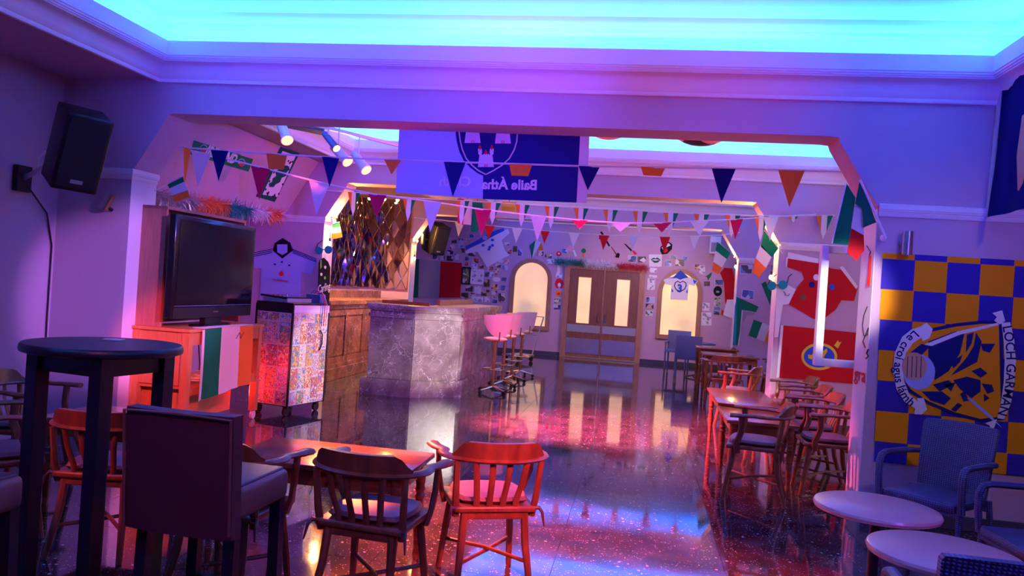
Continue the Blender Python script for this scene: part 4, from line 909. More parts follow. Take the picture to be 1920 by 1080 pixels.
# ---------------------------------------------------------------- little flags on sticks
def tri_flag(label, Y, stripes, pole, f=lambda L: L, cols=('green', 'white', 'orange'), group='tricolour flags on sticks', pr=.005):
    c = atY(*f([stripes[0][0]])[0], Y); t = thing('stick_flag', label, 'flag', c, 0, group)
    for s, col in zip(stripes, cols): polyY('stripe', f(s), Y, col, t, .004)
    if pole: lineY(f(pole), Y-.006, pr, 'stick', 'whiteplastic', t)
    return t
tri_flag('small tricolour flag on a stick at the left pier above the television', 6.80, [[(200, 570), (375, 480), (390, 545), (225, 620)], [(225, 620), (390, 545), (430, 640), (255, 700)], [(255, 700), (430, 640), (455, 720), (290, 780)]], [(60, 650), (200, 572), (372, 482)], cr(280, 250, 6))
tri_flag('small tricolour flag hanging beside the bar mirror', 11.20, [[(585, 370), (795, 315), (815, 415), (600, 455)], [(600, 455), (815, 415), (840, 545), (610, 580)], [(610, 580), (840, 545), (865, 655), (655, 700)]], [(560, 400), (590, 370), (800, 312)], cr(570, 390, 12))
f8 = cr(1560, 380, 7.717)
tri_flag('long green, white and red flag hanging left of the white pier', 6.44, [[(215, -270), (340, -70), (240, 610), (0, 590)], [(335, 20), (460, 90), (460, 470), (280, 370)], [(280, 370), (460, 470), (468, 690), (355, 840), (220, 720)]], [(205, -275), (0, 590)], f8, ('green', 'white', 'red'))
t = tri_flag('dark green flag on a white stick fixed to the white pier', 6.40, [[(405, -330), (640, 285), (455, 360), (440, 90), (335, 10)]], [(405, -335), (780, 510)], f8, ('dkgreen',), pr=.010)
p = f8([(740, 512)])[0]; inv(MB().sphere(atY(*p, 6.43), .025, 10, 8).build('wall_clip', 'whiteplastic', None, True), t)
f5 = cr(1340, 420, 7.714)
tri_flag('tricolour flag beside the glowing lamp of the middle right pier', Y2-.03, [[(715, 95), (920, 355), (830, 480), (670, 330)], [(668, 290), (820, 480), (745, 640), (590, 500)], [(590, 490), (745, 640), (640, 770), (545, 700)]], [(715, 92), (925, 355), (985, 430)], f5)
tri_flag('tricolour flag beside the lamp of the rear right pier', Y3-.010, [[(40, 255), (235, 400), (180, 510), (10, 380)], [(10, 385), (175, 510), (105, 630), (-20, 545)], [(-15, 550), (105, 630), (55, 730), (-40, 680)]], [(38, 252), (345, 505), (372, 560)], f5)
tri_flag('small folded tricolour above the left arched window', 19.245, [[(285, 120), (330, 80), (303, 215)], [(330, 80), (372, 95), (305, 215)], [(372, 95), (388, 150), (335, 200)]], None, cr(920, 430, 3.927))
f6 = cr(1340, 480, 6)
tri_flag('small tilted tricolour pinned left of the pink pier', 15.32, [[(440, 715), (535, 750), (470, 930), (380, 895)], [(535, 750), (625, 780), (560, 965), (470, 930)], [(625, 780), (715, 815), (650, 995), (560, 965)]], None, f6)
tri_flag('big tricolour flag on the rear wall left of the photographs', 19.24, [[(770, 486), (786, 486), (784, 558), (768, 558)], [(786, 486), (826, 490), (823, 558), (784, 558)], [(826, 490), (866, 493), (863, 558), (823, 558)]], None, cols=('dkgreen', 'grey', 'red'))
# tricolour cloth over the console front
t = thing('draped_tricolour', 'tricolour cloth hanging over the front of the orange console', 'flag', (-3.97, 7.3, .5), 0)
fc = cr(230, 540, 4.154)
def wavyX(name, A, B, C, D, m, par, n=10):
    w = [atX(*fc([q])[0], -3.972) for q in (A, B, C, D)]; b = MB(); vs = []
    for s in (0, .004):
        for j in range(n+1):
            for i in range(4): u, v = i/3, j/n; p = w[0].lerp(w[1], u).lerp(w[3].lerp(w[2], u), v); vs.append((p.x+s+.012*v*(1+math.sin(p.y*26+v*2)), p.y, p.z))
    k = 4*(n+1); fs = []
    for j in range(n):
        for i in range(3): a = j*4+i; fs += [(a, a+1, a+5, a+4), (k+a, k+a+4, k+a+5, k+a+1)]
    return inv(b.add(vs, fs).build(name, m, None, True), par)
wavyX('stripe', (638, 325), (770, 308), (737, 830), (605, 868), 'green', t); wavyX('stripe', (770, 308), (912, 298), (873, 772), (737, 830), 'white', t); wavyX('stripe', (912, 298), (1015, 290), (985, 745), (873, 772), 'orange', t); wavyX('hem', (622, 330), (638, 325), (605, 868), (575, 885), 'white', t)
a, c = atX(*fc([(622, 330)])[0], -3.972), atX(*fc([(1015, 290)])[0], -3.972)
inv(MB().box((-4.02, (a.y+c.y)/2, 1.026), (.11, abs(c.y-a.y), .005)).build('fold_over', 'white'), t)
inv(MB().tube([(-3.955, 7.42+.03*k, .90+.03*((k*7) % 3)) for k in range(6)], .003, 5).build('signature', 'black', None), t)
# ---------------------------------------------------------------- jerseys
fv = cr(230, 380, 4.154); JY = Y2-.014
t = thY('pale_jersey', 'pale sports shirt with black collar and red sponsor mark on the niche wall', 'jersey', 525, 563, JY)
polyY('shirt', fv([(985, 395), (1175, 360), (1245, 420), (1315, 360), (1510, 440), (1465, 562), (1390, 540), (1385, 762), (1068, 762), (1082, 512), (990, 505)]), JY, 'sky_ink', t)
polyY('collar', fv([(1168, 372), (1185, 315), (1245, 275), (1305, 312), (1325, 372), (1243, 436)]), JY-.004, 'blackc', t, .004); polyY('neck_opening', fv([(1203, 325), (1283, 325), (1283, 385), (1243, 408), (1203, 385)]), JY-.006, 'sky_ink', t, .003)
for k in range(3):
    lineY(fv([(1165, 362+13*k), (985, 398+14*k)]), JY-.005, .005, 'sleeve_stripe', 'blackc', t); lineY(fv([(1322, 362+13*k), (1508, 438+12*k)]), JY-.005, .005, 'sleeve_stripe', 'blackc', t)
polyY('sponsor_drop', fv([(1235, 528)]+disc(1235, 554, 18, 18, -.6, PI+.6, 14)), JY-.003, 'red_ink', t, .003); c = fv([(1230, 605)])[0]; textY('sponsor_lettering', 'vodafone', c[0], c[1], .062, 'red_ink', JY-.004, t, False, -.05)
for q in ((1185, 480), (1240, 462), (1297, 488)): polyY('small_crest', fv(disc(q[0], q[1], 9, 7, n=8)), JY-.003, 'navy_ink', t, .003)
t = thing('black_jersey', 'black sports shirt with white lettering hanging on the bar pier behind the cart', 'jersey', (-4.54, 10.95, 1.0))
fk = cr(560, 500, 4.5)
polyX('shirt', fk([(175, -30), (185, -60), (215, -75), (250, -40), (268, 10), (262, 240), (245, 420), (240, 300), (165, 250)]), -4.54, 'blackc', t, .01)
a = atX(*fk([(215, 180)])[0], -4.528); inv(text('lettering', 'Carling', .17, 'white_ink', lambda v: Vector((a.x+v.z, a.y+v.x*.9, a.z+v.y+.12*v.x)), None), t)
for q, m_ in (((192, 65), 'white_ink'), ((222, 95), 'limegreen_ink'), ((225, 5), 'white_ink')): polyX('crest', fk(disc(q[0], q[1], 9, 14, n=8)), -4.527, m_, t, .003)
polyX('collar_edge', fk([(183, -58), (192, -62), (196, 5), (183, 20)]), -4.528, 'limegreen_ink', t, .003)
fb = cr(780, 410, 6); t = thY('white_blue_jersey', 'white sports shirt with blue shoulders tilted on the blue rear wall', 'jersey', 925, 480, 19.22)
polyY('shirt', fb([(556, 365), (700, 275), (860, 170), (1035, 118), (1052, 165), (962, 240), (1000, 360), (1050, 410), (800, 545), (718, 420), (690, 372), (560, 395)]), 19.235, 'white_ink', t, .01); polyY('shoulder_band', fb([(556, 312), (720, 225), (850, 150), (985, 105), (995, 135), (880, 190), (745, 268), (565, 350)]), 19.225, 'blue_ink', t, .01)
for q in ((830, 320), (860, 300), (820, 345), (755, 300), (860, 240)): polyY('crest', fb(disc(q[0], q[1], 18, 16, n=8)), 19.22, 'blue_ink', t, .006)
polyY('neck', fb(disc(775, 215, 30, 28, n=12)), 19.222, 'sky_ink', t, .006)
f3 = cr(1180, 480, 4.5); t = thY('numbered_jersey', 'white and blue shirt numbered 3 hung on the right arched window', 'jersey', 1275, 535, 19.18)
polyY('shirt', f3([(288, 202), (345, 178), (395, 170), (430, 190), (470, 170), (525, 185), (580, 212), (548, 252), (502, 240), (490, 372), (345, 366), (356, 246), (308, 238)]), 19.185, 'white_ink', t, .01)
polyY('yoke', f3([(320, 190), (370, 178), (432, 118), (500, 182), (470, 186), (430, 200), (395, 186)]), 19.178, 'blue_ink', t, .006); polyY('sleeve_patch', f3([(535, 198), (572, 212), (548, 236)]), 19.178, 'blue_ink', t, .006); polyY('side_patch', f3([(356, 270), (372, 300), (356, 305)]), 19.178, 'blue_ink', t, .006); polyY('side_patch', f3([(494, 275), (478, 305), (492, 315)]), 19.178, 'blue_ink', t, .006)
lineY(f3([(388, 225), (380, 250), (392, 280), (425, 305), (465, 280), (480, 250), (475, 225), (450, 212), (430, 225), (408, 212), (388, 225)]), 19.176, .010, 'heart', 'navy_ink', t); c = f3([(425, 275)])[0]; textY('number', '3', c[0], c[1], .24, 'blue_ink', 19.175, t, bold=.012)
fr_ = cr(1300, 420, 3.6); RY = Y2-.014
t = thY('red_jersey', 'red sports shirt with white collar on the wall behind the glass case', 'jersey', 1530, 580, RY)
polyY('shirt', fr_([(640, 225), (632, 290), (735, 325), (748, 370), (700, 435), (640, 540), (815, 640), (880, 640), (960, 580), (1000, 515), (1085, 520), (1110, 430), (1010, 310), (930, 300), (840, 262)]), RY, 'red', t); polyY('sleeve_band', fr_([(640, 190), (845, 235), (842, 265), (636, 232)]), RY-.003, 'white_ink', t); polyY('cuff', fr_([(626, 225), (640, 222), (632, 292), (622, 288)]), RY-.003, 'white_ink', t); polyY('collar', fr_([(985, 290), (1010, 285), (1110, 420), (1100, 440)]), RY-.003, 'white_ink', t)
for q, m_ in (((800, 410), 'navy_ink'), ((935, 425), 'blue_ink'), ((830, 360), 'white_ink'), ((740, 495), 'brown_ink')): polyY('crest', fr_(disc(q[0], q[1], 20, 22, n=9)), RY-.004, m_, t)
t = thY('signed_white_shirt', 'signed white shirt hanging beside the lamp of the middle pier', 'jersey', 1480, 560, RY-.016)
polyY('shirt', fr_([(570, 395), (600, 390), (692, 440), (645, 540), (605, 545), (572, 762), (545, 765), (556, 560), (560, 420)]), RY-.016, 'white_ink', t); lineY(fr_([(610, 455), (625, 475), (615, 480), (640, 485), (650, 470)]), RY-.022, .004, 'signature', 'navy_ink', t)
t = thing('red_crest_flag', 'red flag with round gold and blue crest on the right-hand wall', 'flag', atY(1535, 715, RY))
ff = lambda u, v: (atY(1468, 610, RY).lerp(atY(1640, 627, RY), u)).lerp(atY(1460, 708, RY).lerp(atY(1632, 722, RY), u), v)
cloth('cloth', ff, 14, 6, 'red', t, -.0015, 5); polyY('hem', [(1464, 610), (1469, 610), (1461, 708), (1456, 708)], RY-.002, 'white_ink', t)
fq = cr(1300, 420, 3.6); polyY('crest_ring', fq(disc(850, 895, 122, 92)), RY-.006, 'yellow_ink', t, .002); polyY('crest_field', fq(disc(850, 895, 104, 74)), RY-.009, 'blue_ink', t, .002)
polyY('crest_stag', fq([(800, 880), (840, 850), (860, 870), (900, 840), (905, 860), (880, 900), (900, 930), (880, 925), (850, 900), (830, 940), (815, 935), (825, 900)]), RY-.012, 'yellow_ink', t, .002); polyY('crest_crown', fq([(775, 880), (810, 885), (800, 915), (775, 905)]), RY-.012, 'yellow_ink', t, .002); polyY('crest_flame', fq([(950, 820), (975, 785), (985, 800), (1000, 795), (975, 840)]), RY-.009, 'yellow_ink', t, .002)
t = thY('green_jersey', 'green shirt with white edge folded over the rear right pier', 'jersey', 1385, 645, 15.32)
polyY('shirt', f6([(245, 460), (330, 495), (495, 572), (462, 632), (380, 615), (305, 608), (300, 700), (285, 900), (262, 1005), (205, 1000), (228, 600)]), 15.325, 'green', t, .012); polyY('white_edge', f6([(305, 608), (318, 612), (300, 760), (275, 1000), (260, 1008), (285, 850)]), 15.318, 'white_ink', t); polyY('lining', f6([(318, 618), (450, 640), (440, 665), (360, 665), (320, 760)]), 15.33, 'grey_ink', t); polyY('blue_side', f6([(228, 560), (250, 470), (240, 1000), (205, 990)]), 15.318, 'teal_ink', t)
t = thY('green_scarf', 'short green scarf tucked behind the middle right pier', 'scarf', 1435, 545, 15.3); polyY('cloth', f6([(525, 315), (570, 285), (640, 400), (625, 560)]), 15.325, 'green', t)
t = thY('red_signed_shirt', 'red shirt with white hem hanging left of the rear right pier', 'jersey', 1365, 590, 19.22); polyY('shirt', f6([(60, 190), (110, 130), (200, 140), (235, 300), (215, 495), (150, 495), (120, 540), (105, 300)]), 19.235, 'red', t, .01); polyY('white_hem', f6([(140, 490), (217, 490), (202, 705), (95, 665)]), 19.228, 'white_ink', t); polyY('red_tail', f6([(75, 600), (108, 620), (95, 668), (72, 655)]), 19.23, 'red_ink', t)
# ---------------------------------------------------------------- scarves on the sloped panel
SN = Vector((.859, 0, -.511)); SP = Vector((-5.21, 8, 2.38)) + SN*.004
def atS(x, y, e=0): d = ray(x, y); return CAM + d*((SP+SN*e-CAM).dot(SN)/d.dot(SN))
def polyS(name, pts, m, par, e=0., th=.004): return inv(MB().prism([atS(x, y, e+th) for x, y in pts], -SN*th).build(name, m), par)
fs_ = cr(280, 250, 6)
t = thing('green_supporter_scarf', 'green supporter scarf with white lettering and crests on the sloped panel', 'scarf', atS(415, 293))
polyS('cloth', fs_([(505, 80), (1168, 292), (1115, 432), (465, 238)]), 'green_ink', t)
def scarf_text(txt, px, py, sz, ux, uy, m, par):
    o = atS(*fs_([(px, py)])[0], .007); U = (atS(*fs_([(px+60, py+60*ux)])[0], .007)-o).normalized(); V = U.cross(SN)
    V = V if V.z > 0 else -V
    inv(text('lettering', txt, sz, m, lambda v: o+U*v.x+V*v.y+SN*v.z, None, .002, .006), par)
scarf_text('IRELAND', 815, 250, .165, .32, 0, 'white_ink', t)
for q in ((615, 170), (1040, 330)):
    polyS('crest', fs_(disc(q[0], q[1], 40, 42, n=14)), 'white_ink', t, .005); polyS('crest_base', fs_(disc(q[0], q[1]+10, 34, 30, 0, PI, 10)), 'red_ink', t, .010); polyS('crest_top', fs_(disc(q[0], q[1]-4, 34, 32, PI, 2*PI, 10)), 'green_ink', t, .010)
t = thing('map_scarf', 'white scarf with a green island map on the sloped panel', 'scarf', atS(520, 325))
polyS('cloth', fs_([(1480, 150), (1690, 228), (1412, 772), (1200, 712)]), 'dkgreen_ink', t); polyS('white_panel', fs_([(1500, 200), (1650, 250), (1440, 715), (1275, 690)]), 'white_ink', t, .005)
polyS('map', fs_([(1545, 362), (1575, 375), (1570, 410), (1545, 440), (1540, 480), (1490, 500), (1470, 550), (1420, 575), (1400, 605), (1350, 605), (1345, 570), (1385, 545), (1390, 510), (1430, 480), (1420, 440), (1450, 410), (1500, 405), (1510, 370)]), 'dkgreen_ink', t, .010)
rr = random.Random(5)
for k in range(26):
    u, v = rr.random(), rr.random(); x = 1500+150*u-225*v*.97; y = 210+50*u+470*v
    if abs(x-(1460-(y-480)*.45)) < 55 and 360 < y < 610: continue
    polyS('letter_mark', fs_([(x, y), (x+10, y+3), (x+2, y+24), (x-8, y+21)]), 'blackc_ink', t, .010)
# ---------------------------------------------------------------- tinsel
def tinsel(name, label, A, B, segs, R, drop=0., dens=260):
    t = thing(name, label, 'tinsel', (A+B)/2); rng = random.Random(len(label)); L = (B-A).length; dr = (B-A).normalized()
    ctr = (A+B)/2
    inv(MB().tube([A, ctr, B], .008, 6).build('cord', 'grey_ink', None), t)
    for s0, s1, m_ in segs:
        b = MB(); n = int(2.2*dens*(s1-s0)*L)
        for _ in range(n):
            s = rng.uniform(s0, s1); p = A.lerp(B, s); d = Vector((rng.gauss(0, 1), rng.gauss(0, 1), rng.gauss(0, 1)-drop)).normalized(); ln = R*rng.uniform(.7, 1.25)*(1+.6*max(0, -d.z)*drop)
            sd = d.cross(Vector((rng.gauss(0, 1), rng.gauss(0, 1), rng.gauss(0, 1)))).normalized()*.0045; e = p+d*ln; tp_ = sd.cross(d).normalized()*.0015
            b.add([p-sd, p+sd, e+sd*.5, e-sd*.5], [(0, 1, 2, 3)])
        o = inv(b.build('tinsel_tuft', m_, None), t); o['kind'] = 'stuff'
mat('silverfoil', (.75, .75, .8), .2, .9); mat('greenfoil', (.02, .32, .26), .35, .3); mat('orangefoil', (.95, .25, .05), .4, .2); mat('whitefoil', (.82, .8, .84), .4, .2); mat('redfoil', (.7, .03, .05), .35, .3)
a, c = atX(292, 362, -5.16), atX(524, 401, -5.16)
tinsel('tinsel_garland', 'silver, orange, teal and white tinsel garland above the television', a, c, ((0, .28, 'silverfoil'), (.28, .49, 'orangefoil'), (.49, .70, 'greenfoil'), (.70, .87, 'whitefoil'), (.87, 1, 'orangefoil')), .115, .8, 330)
tinsel('tinsel_garland', 'green, white and red tinsel garland over the rear double door', atY(1043, 489, 19.12), atY(1212, 502, 19.12), ((0, .33, 'greenfoil'), (.33, .67, 'whitefoil'), (.67, 1, 'redfoil')), .115, .2, 420)
# ---------------------------------------------------------------- loudspeakers and lamps on walls
def speaker(label, c, R, w, d, h, wall):
    t = thing('loudspeaker', label, 'loudspeaker', c, 0, 'black loudspeakers'); t.rotation_euler = R
    MB().box((0, 0, 0), (d, w, h), bev=.018).build('cabinet', 'black', t, True); MB().box((d/2+.004, 0, 0), (.012, w-.05, h-.06), bev=.004).build('grille', 'speakerfab', t)
    MB().box((d/2+.012, 0, -h*.36), (.006, .09, .03)).build('badge', 'plasticgrey', t); M_ = t.matrix_basis.inverted()
    MB().box(M_ @ Vector(wall), (.05, .16, .22), M_.to_3x3(), bev=.004).build('wall_plate', 'black', t); MB().cyl(M_ @ Vector(wall), (-d/2+.02, 0, -h*.15), .022, 10).build('bracket_arm', 'steel', t, True)
    return t
c = atY(145, 279, 5.75); wp = atX(42, 335, WL+.03)
spk = speaker('large black loudspeaker tilted on a bracket on the left wall', c, Euler((math.radians(-4), math.radians(21), math.radians(-38))), .34, .36, .62, wp)
c2 = atY(818, 447, 16.15)
speaker('black loudspeaker hanging beyond the bar beside the rear photographs', c2, Euler((0, math.radians(20), math.radians(-40))), .36, .38, .62, (c2.x-.18, Y3b+.09, c2.z-.05))
o = (MB().tube([wp+Vector((.03, .02, -.05)), atX(88, 400, WL+.02), atX(97, 460, WL+.015), atX(88, 600, WL+.015), atX(82, 720, WL+.015)], .008, 6).build('cable', 'black', spk, True)); o.matrix_parent_inverse = spk.matrix_basis.inverted()
o = (MB().tube([wp+Vector((.05, 0, .02)), atX(70, 318, WL+.10), atX(74, 295, WL+.16), atX(85, 283, WL+.22)], .006, 6).build('lead', 'whiteplastic', spk, True)); o.matrix_parent_inverse = spk.matrix_basis.inverted()
p = atY(200, 377, Y1-.06); t = thing('wall_spotlight', 'small tilted chrome wall light on the left pier', 'wall light', p); t.rotation_euler = (0, math.radians(28), 0)
MB().box((0, 0, 0), (.055, .06, .17), bev=.006).build('body', 'steel', t); MB().box((.036, 0, 0), (.012, .05, .15)).build('bezel', 'gold', t); MB().cyl((.02, .0, -.04), (.05, .058, -.06), .016, 8).build('mount', 'black', t)
p = atY(1702, 456, Y1-.085); t = thing('cylinder_wall_light', 'chrome tube wall light above the checked flag', 'wall light', p)
MB().cyl((0, 0, -.09), (0, 0, .09), .04, 20).build('tube', 'chrome', t, True); MB().cyl((0, .03, 0), (-.03, .083, 0), .022, 12).build('mount', 'plasticgrey', t, True)
# uplights on the shoulders of the arches
for i, (x, y, lab) in enumerate(((XL, Y2, 'middle left'), (XR, Y2, 'middle right'), (XL, Y3, 'rear left'), (XR, Y3, 'rear right'))):
    s = 1 if x < 0 else -1; t = thing('pier_uplight', 'small glowing uplight on the capital of the %s pier' % lab, 'wall light', (x+s*.045, y+.20, 2.436), 0, 'pier uplights')
    MB().lathe([(.03, 0), (.034, .01), (.02, .03), (.018, .05)], n=12).build('holder', 'brass', t, True); MB().sphere((0, 0, .075), .03, 12, 8, sc=(1, 1, 1.25)).build('bulb', 'bulb', t, True)
    point('pier_uplight_lamp', (x+s*.10, y+.20, 2.53), (1, .46, .11), 80 if y < 12 else 60, .03)
for i, (px, py, X, nm) in enumerate(((1446, 520, XR-.03, 'novelty glasses of the middle right pier'), (1380, 500, XR-.03, 'novelty flag on the rear right pier'), (618, 457, XL+.05, 'small flag by the bar mirror'), (777, 485, XL+.05, 'rear left pier beside the bar'))):
    p = atX(px, py, X); t = thing('hanging_bulb', 'small glowing bulb hanging by the '+nm, 'light bulb', p, 0, 'hanging bulbs')
    MB().sphere((0, 0, 0), .028, 10, 8, sc=(1, 1, 1.3)).build('glass_bulb', 'bulb', t, True); MB().cyl((0, 0, .03), (0, 0, .08), .014, 8).build('socket', 'black', t); MB().cyl((0, 0, .08), (0, 0, .16), .004, 6).build('flex', 'black', t)
# ceiling spots on a track in the first bay
tr = thing('light_track', 'white ceiling track carrying the red spotlights', 'light track', (-3.55, 8.3, 3.2)); inv(MB().bar((-3.95, 7.45, 3.20), (-2.95, 9.2, 3.20), .035, .035).bar((-3.95, 7.45, 3.22), (-3.95, 7.45, 3.86), .02, .02).bar((-2.95, 9.2, 3.22), (-2.95, 9.2, 3.86), .02, .02).build('rail', 'whiteplastic'), tr)
SPOTS = [((538, 262), (524, 225), 7.6, 'white', .052, 'whitepaint', 'white spotlight glowing orange nearest the left pier'), ((651, 302), (607, 255), 8.1, 'white', .052, 'whitepaint', 'white spotlight glowing orange in the middle of the track'), ((686, 318), (650, 268), 8.5, 'white', .052, 'whitepaint', 'white spotlight glowing orange at the right end of the track'), ((630, 277), (598, 238), 7.9, 'black', .036, 'blueseat', 'slim dark blue spotlight with a small warm lens')]
for (lx, ly), (bx, by), Y, _, r, m_, lab in SPOTS:
    a = atY(lx, ly, Y); e = atY(bx, by, Y+.16); ax = (a-e).normalized(); t = thing('track_spotlight', lab, 'spotlight', a, 0, 'track spotlights')
    L = .27 if r > .04 else .26; R = Vector((0, 0, 1)).rotation_difference(-ax).to_matrix()
    inv(MB().lathe([(r*1.25, -.012), (r*1.28, .004), (r*1.05, .02), (r*1.0, .05), (r*.95, L), (r*.5, L+.03)], a, 20, R=R).build('can', m_, None, True), t)
    inv(MB().lathe([(r*1.12, -.016), (r*.2, -.020)], a, 20, R=R).build('lens', 'lensglow' if r > .04 else 'lenswarm', None, True), t)
    top = a-ax*(L*.7); inv(MB().tube([top, top+Vector((0, 0, .10)), Vector((top.x, top.y, 3.19 if top.z < 3.1 else 3.3))], .009, 6).build('yoke', 'whiteplastic', None), t)
    tgt = {538: (-.6, 5.0, 0), 651: (-.4, 9.6, 0), 686: (1.05, 8.0, .2), 630: (-1.62, 4.5, .6)}[lx]
    spot('track_spot_lamp', a+ax*.03, tgt, (PINK if lx in (651, 686) else RED) if lx != 630 else (1, .11, .03), {538: 8500, 651: 20000, 686: 1700, 630: 8000}[lx], {538: 30, 651: 44, 686: 34, 630: 10}[lx], 1.0 if lx == 651 else .6, .04)
tag(MB().box(atY(572, 243, 8.3)+Vector((0, 0, .05)), (.42, .30, .10), Euler((0, .1, .4)), bev=.01).build('ceiling_projector', 'blueseat'), 'dark blue box fixture behind the arch header between the spotlights', 'projector')
# ---------------------------------------------------------------- white framed glass case behind the right pier
t = thing('glass_case', 'white framed glass display case fixed behind the white pier', 'display case', (1.75, 7.0, 1.12))
x0, x1, z0, z1, yy = 1.455, 2.10, 1.12, 2.12, 6.96
for nm, cc, dd in (('stile', (x0+.03, yy, (z0+z1)/2), (.06, .09, z1-z0)), ('stile', (x1-.03, yy, (z0+z1)/2), (.06, .09, z1-z0)), ('top_rail', ((x0+x1)/2, yy, z1-.03), (x1-x0-.12, .09, .06)), ('bottom_rail', ((x0+x1)/2, yy, z0+.03), (x1-x0-.12, .09, .06))): inv(MB().box(cc, dd, bev=.004).build(nm, 'whitepaint'), t)
inv(MB().box(((x0+x1)/2, yy-.01, (z0+z1)/2), (x1-x0-.12, .006, z1-z0-.12)).build('pane', 'glass'), t); inv(MB().box((x1+.06, 6.93, 1.9), (.12, .05, .04)).build('bracket', 'steel'), t)
# marks and trinkets on the white pier
PX_ = XR-.016
t = thing('pier_tie', 'thin red and black ribbon pinned on the white pier', 'ribbon', atX(1628, 480, PX_)); inv(MB().tube([atX(1625, 461, PX_), atX(1632, 472, PX_), atX(1630, 480, PX_)], .004, 6).build('cord', 'black', None), t); inv(MB().tube([atX(1631, 480, PX_), atX(1630, 510, PX_), atX(1628, 536, PX_)], [.008, .010, .014], 6).build('ribbon', 'red_ink', None), t)
t = thing('pier_lettering', 'red handwritten letters low on the white pier', 'lettering', atX(1612, 703, PX_)); o = atX(1612, 703, PX_+.004); inv(text('letters', 'gra', .16, 'red_ink', lambda v: Vector((o.x-v.z, o.y-v.x*1.6, o.z+v.y)), None), t)
t = thing('pier_scribble', 'black pen scribbles on the white pier', 'lettering', atX(1624, 600, PX_)); inv(MB().tube([atX(x, y, PX_+.004) for x, y in ((1626, 575), (1620, 590), (1617, 610), (1620, 630), (1626, 628), (1628, 615), (1618, 640), (1622, 652))], .0035, 5).build('stroke', 'black', None), t); inv(MB().tube([atX(x, y, PX_+.004) for x, y in ((1628, 655), (1625, 662), (1628, 668), (1624, 672))], .006, 5).build('stroke', 'black', None), t)
def glasses(label, px, py, X, s):
    p = atY(px, py, Y2-.035); t = thing('novelty_glasses', label, 'glasses', p, 0, 'novelty glasses'); 
    for k in (-1, 1): MB().lathe([(.055, -.006), (.06, 0), (.055, .006)], (k*.07, -.02, k*.01), 14, R=Matrix.Rotation(PI/2, 3, 'X')).build('lens', 'teal_ink', t)
    MB().tube([(-.02, -.02, 0), (0, -.025, .008), (.02, -.02, 0)], .006, 6).build('bridge', 'black', t); MB().tube([(.12, -.02, .02), (.14, .02, .12), (.18, .03, .16)], .006, 6).build('temple', 'black', t, True); MB().tube([(-.12, -.02, .0), (-.09, -.04, .08), (-.02, -.03, .14)], .006, 6).build('temple', 'black', t, True)
glasses('teal novelty glasses on the middle right pier', 1457, 535, XR-.02, 1); glasses('teal novelty glasses on the bar pier left of the mirror', 608, 469, XL+.05, 1)
# ---------------------------------------------------------------- scarves and cloths pinned over the bar header
for nm, lab, pts, m_ in (('cream_scarf', 'cream scarf with red letters hanging from the middle arch', [(868, 372), (886, 374), (884, 422), (866, 420)], 'cream_ink'), ('green_hat', 'green and red hat hanging from the middle arch', [(886, 376), (904, 378), (906, 398), (896, 436), (882, 434), (884, 410)], 'green_ink'), ('floral_cloth', 'small yellow floral cloth hanging from the middle arch', [(942, 377), (968, 379), (966, 400), (940, 397)], 'yellow_ink'), ('maroon_pennant', 'maroon pennant hanging from the middle arch', [(858, 372), (870, 373), (868, 422), (858, 418)], 'magenta_ink')):
    t = thY(nm, lab, 'hat' if 'hat' in nm else 'cloth', pts[0][0], pts[0][1], 11.05); polyY('cloth', pts, 11.05 if 'maroon' not in nm else 11.02, m_, t, .02); lineY([((pts[0][0]+pts[1][0])/2, pts[0][1]+2), ((pts[0][0]+pts[1][0])/2, pts[0][1]-6)], 11.055, .004, 'pin_cord', 'black', t)
# ---------------------------------------------------------------- photographs, posters and trinkets on the rear wall
WYB = YB-.004
pal = {'d': 'photo_dark', 'b': 'photo_blue', 'r': 'photo_red', 'w': 'photo_white', 'o': 'photo_orange', 'g': 'photo_green'}
def photomat(nm, cols, sc):
    m, N, L, b = _new(nm); b.inputs['Roughness'].default_value = .35; g = N.new('ShaderNodeNewGeometry'); n = N.new('ShaderNodeTexVoronoi'); n.inputs['Scale'].default_value = sc; L.new(g.outputs['Position'], n.inputs['Vector'])
    s = N.new('ShaderNodeSeparateColor'); L.new(n.outputs['Color'], s.inputs[0]); r = ramp(N, [((k+.01)/len(cols), c) for k, c in enumerate(cols)]); r.color_ramp.interpolation = 'CONSTANT'; L.new(s.outputs[0], r.inputs[0]); L.new(r.outputs[0], b.inputs['Base Color'])
photomat('photo_dark', [(.02, .02, .03), (.05, .04, .06), (.02, .02, .02), (.5, .35, .3), (.7, .68, .7)], 9); photomat('photo_blue', [(.05, .08, .3), (.1, .2, .5), (.5, .55, .7), (.03, .03, .08)], 9); photomat('photo_red', [(.5, .03, .04), (.7, .6, .6), (.08, .02, .03), (.6, .1, .08)], 9)
photomat('photo_white', [(.8, .8, .82), (.75, .75, .8), (.8, .8, .82), (.3, .3, .4)], 18); photomat('photo_orange', [(.7, .35, .1), (.2, .08, .05), (.8, .6, .4), (.05, .03, .03)], 16); photomat('photo_green', [(.05, .25, .08), (.1, .12, .06), (.6, .65, .6), (.3, .4, .2)], 16)
A_ = lambda L: [(780+x/6, 410+y/6, w/6, h/6, k) for x, y, w, h, k in L]; B_ = lambda L: [(920+x/3.927, 430+y/3.927, w/3.927, h/3.927, k) for x, y, w, h, k in L]
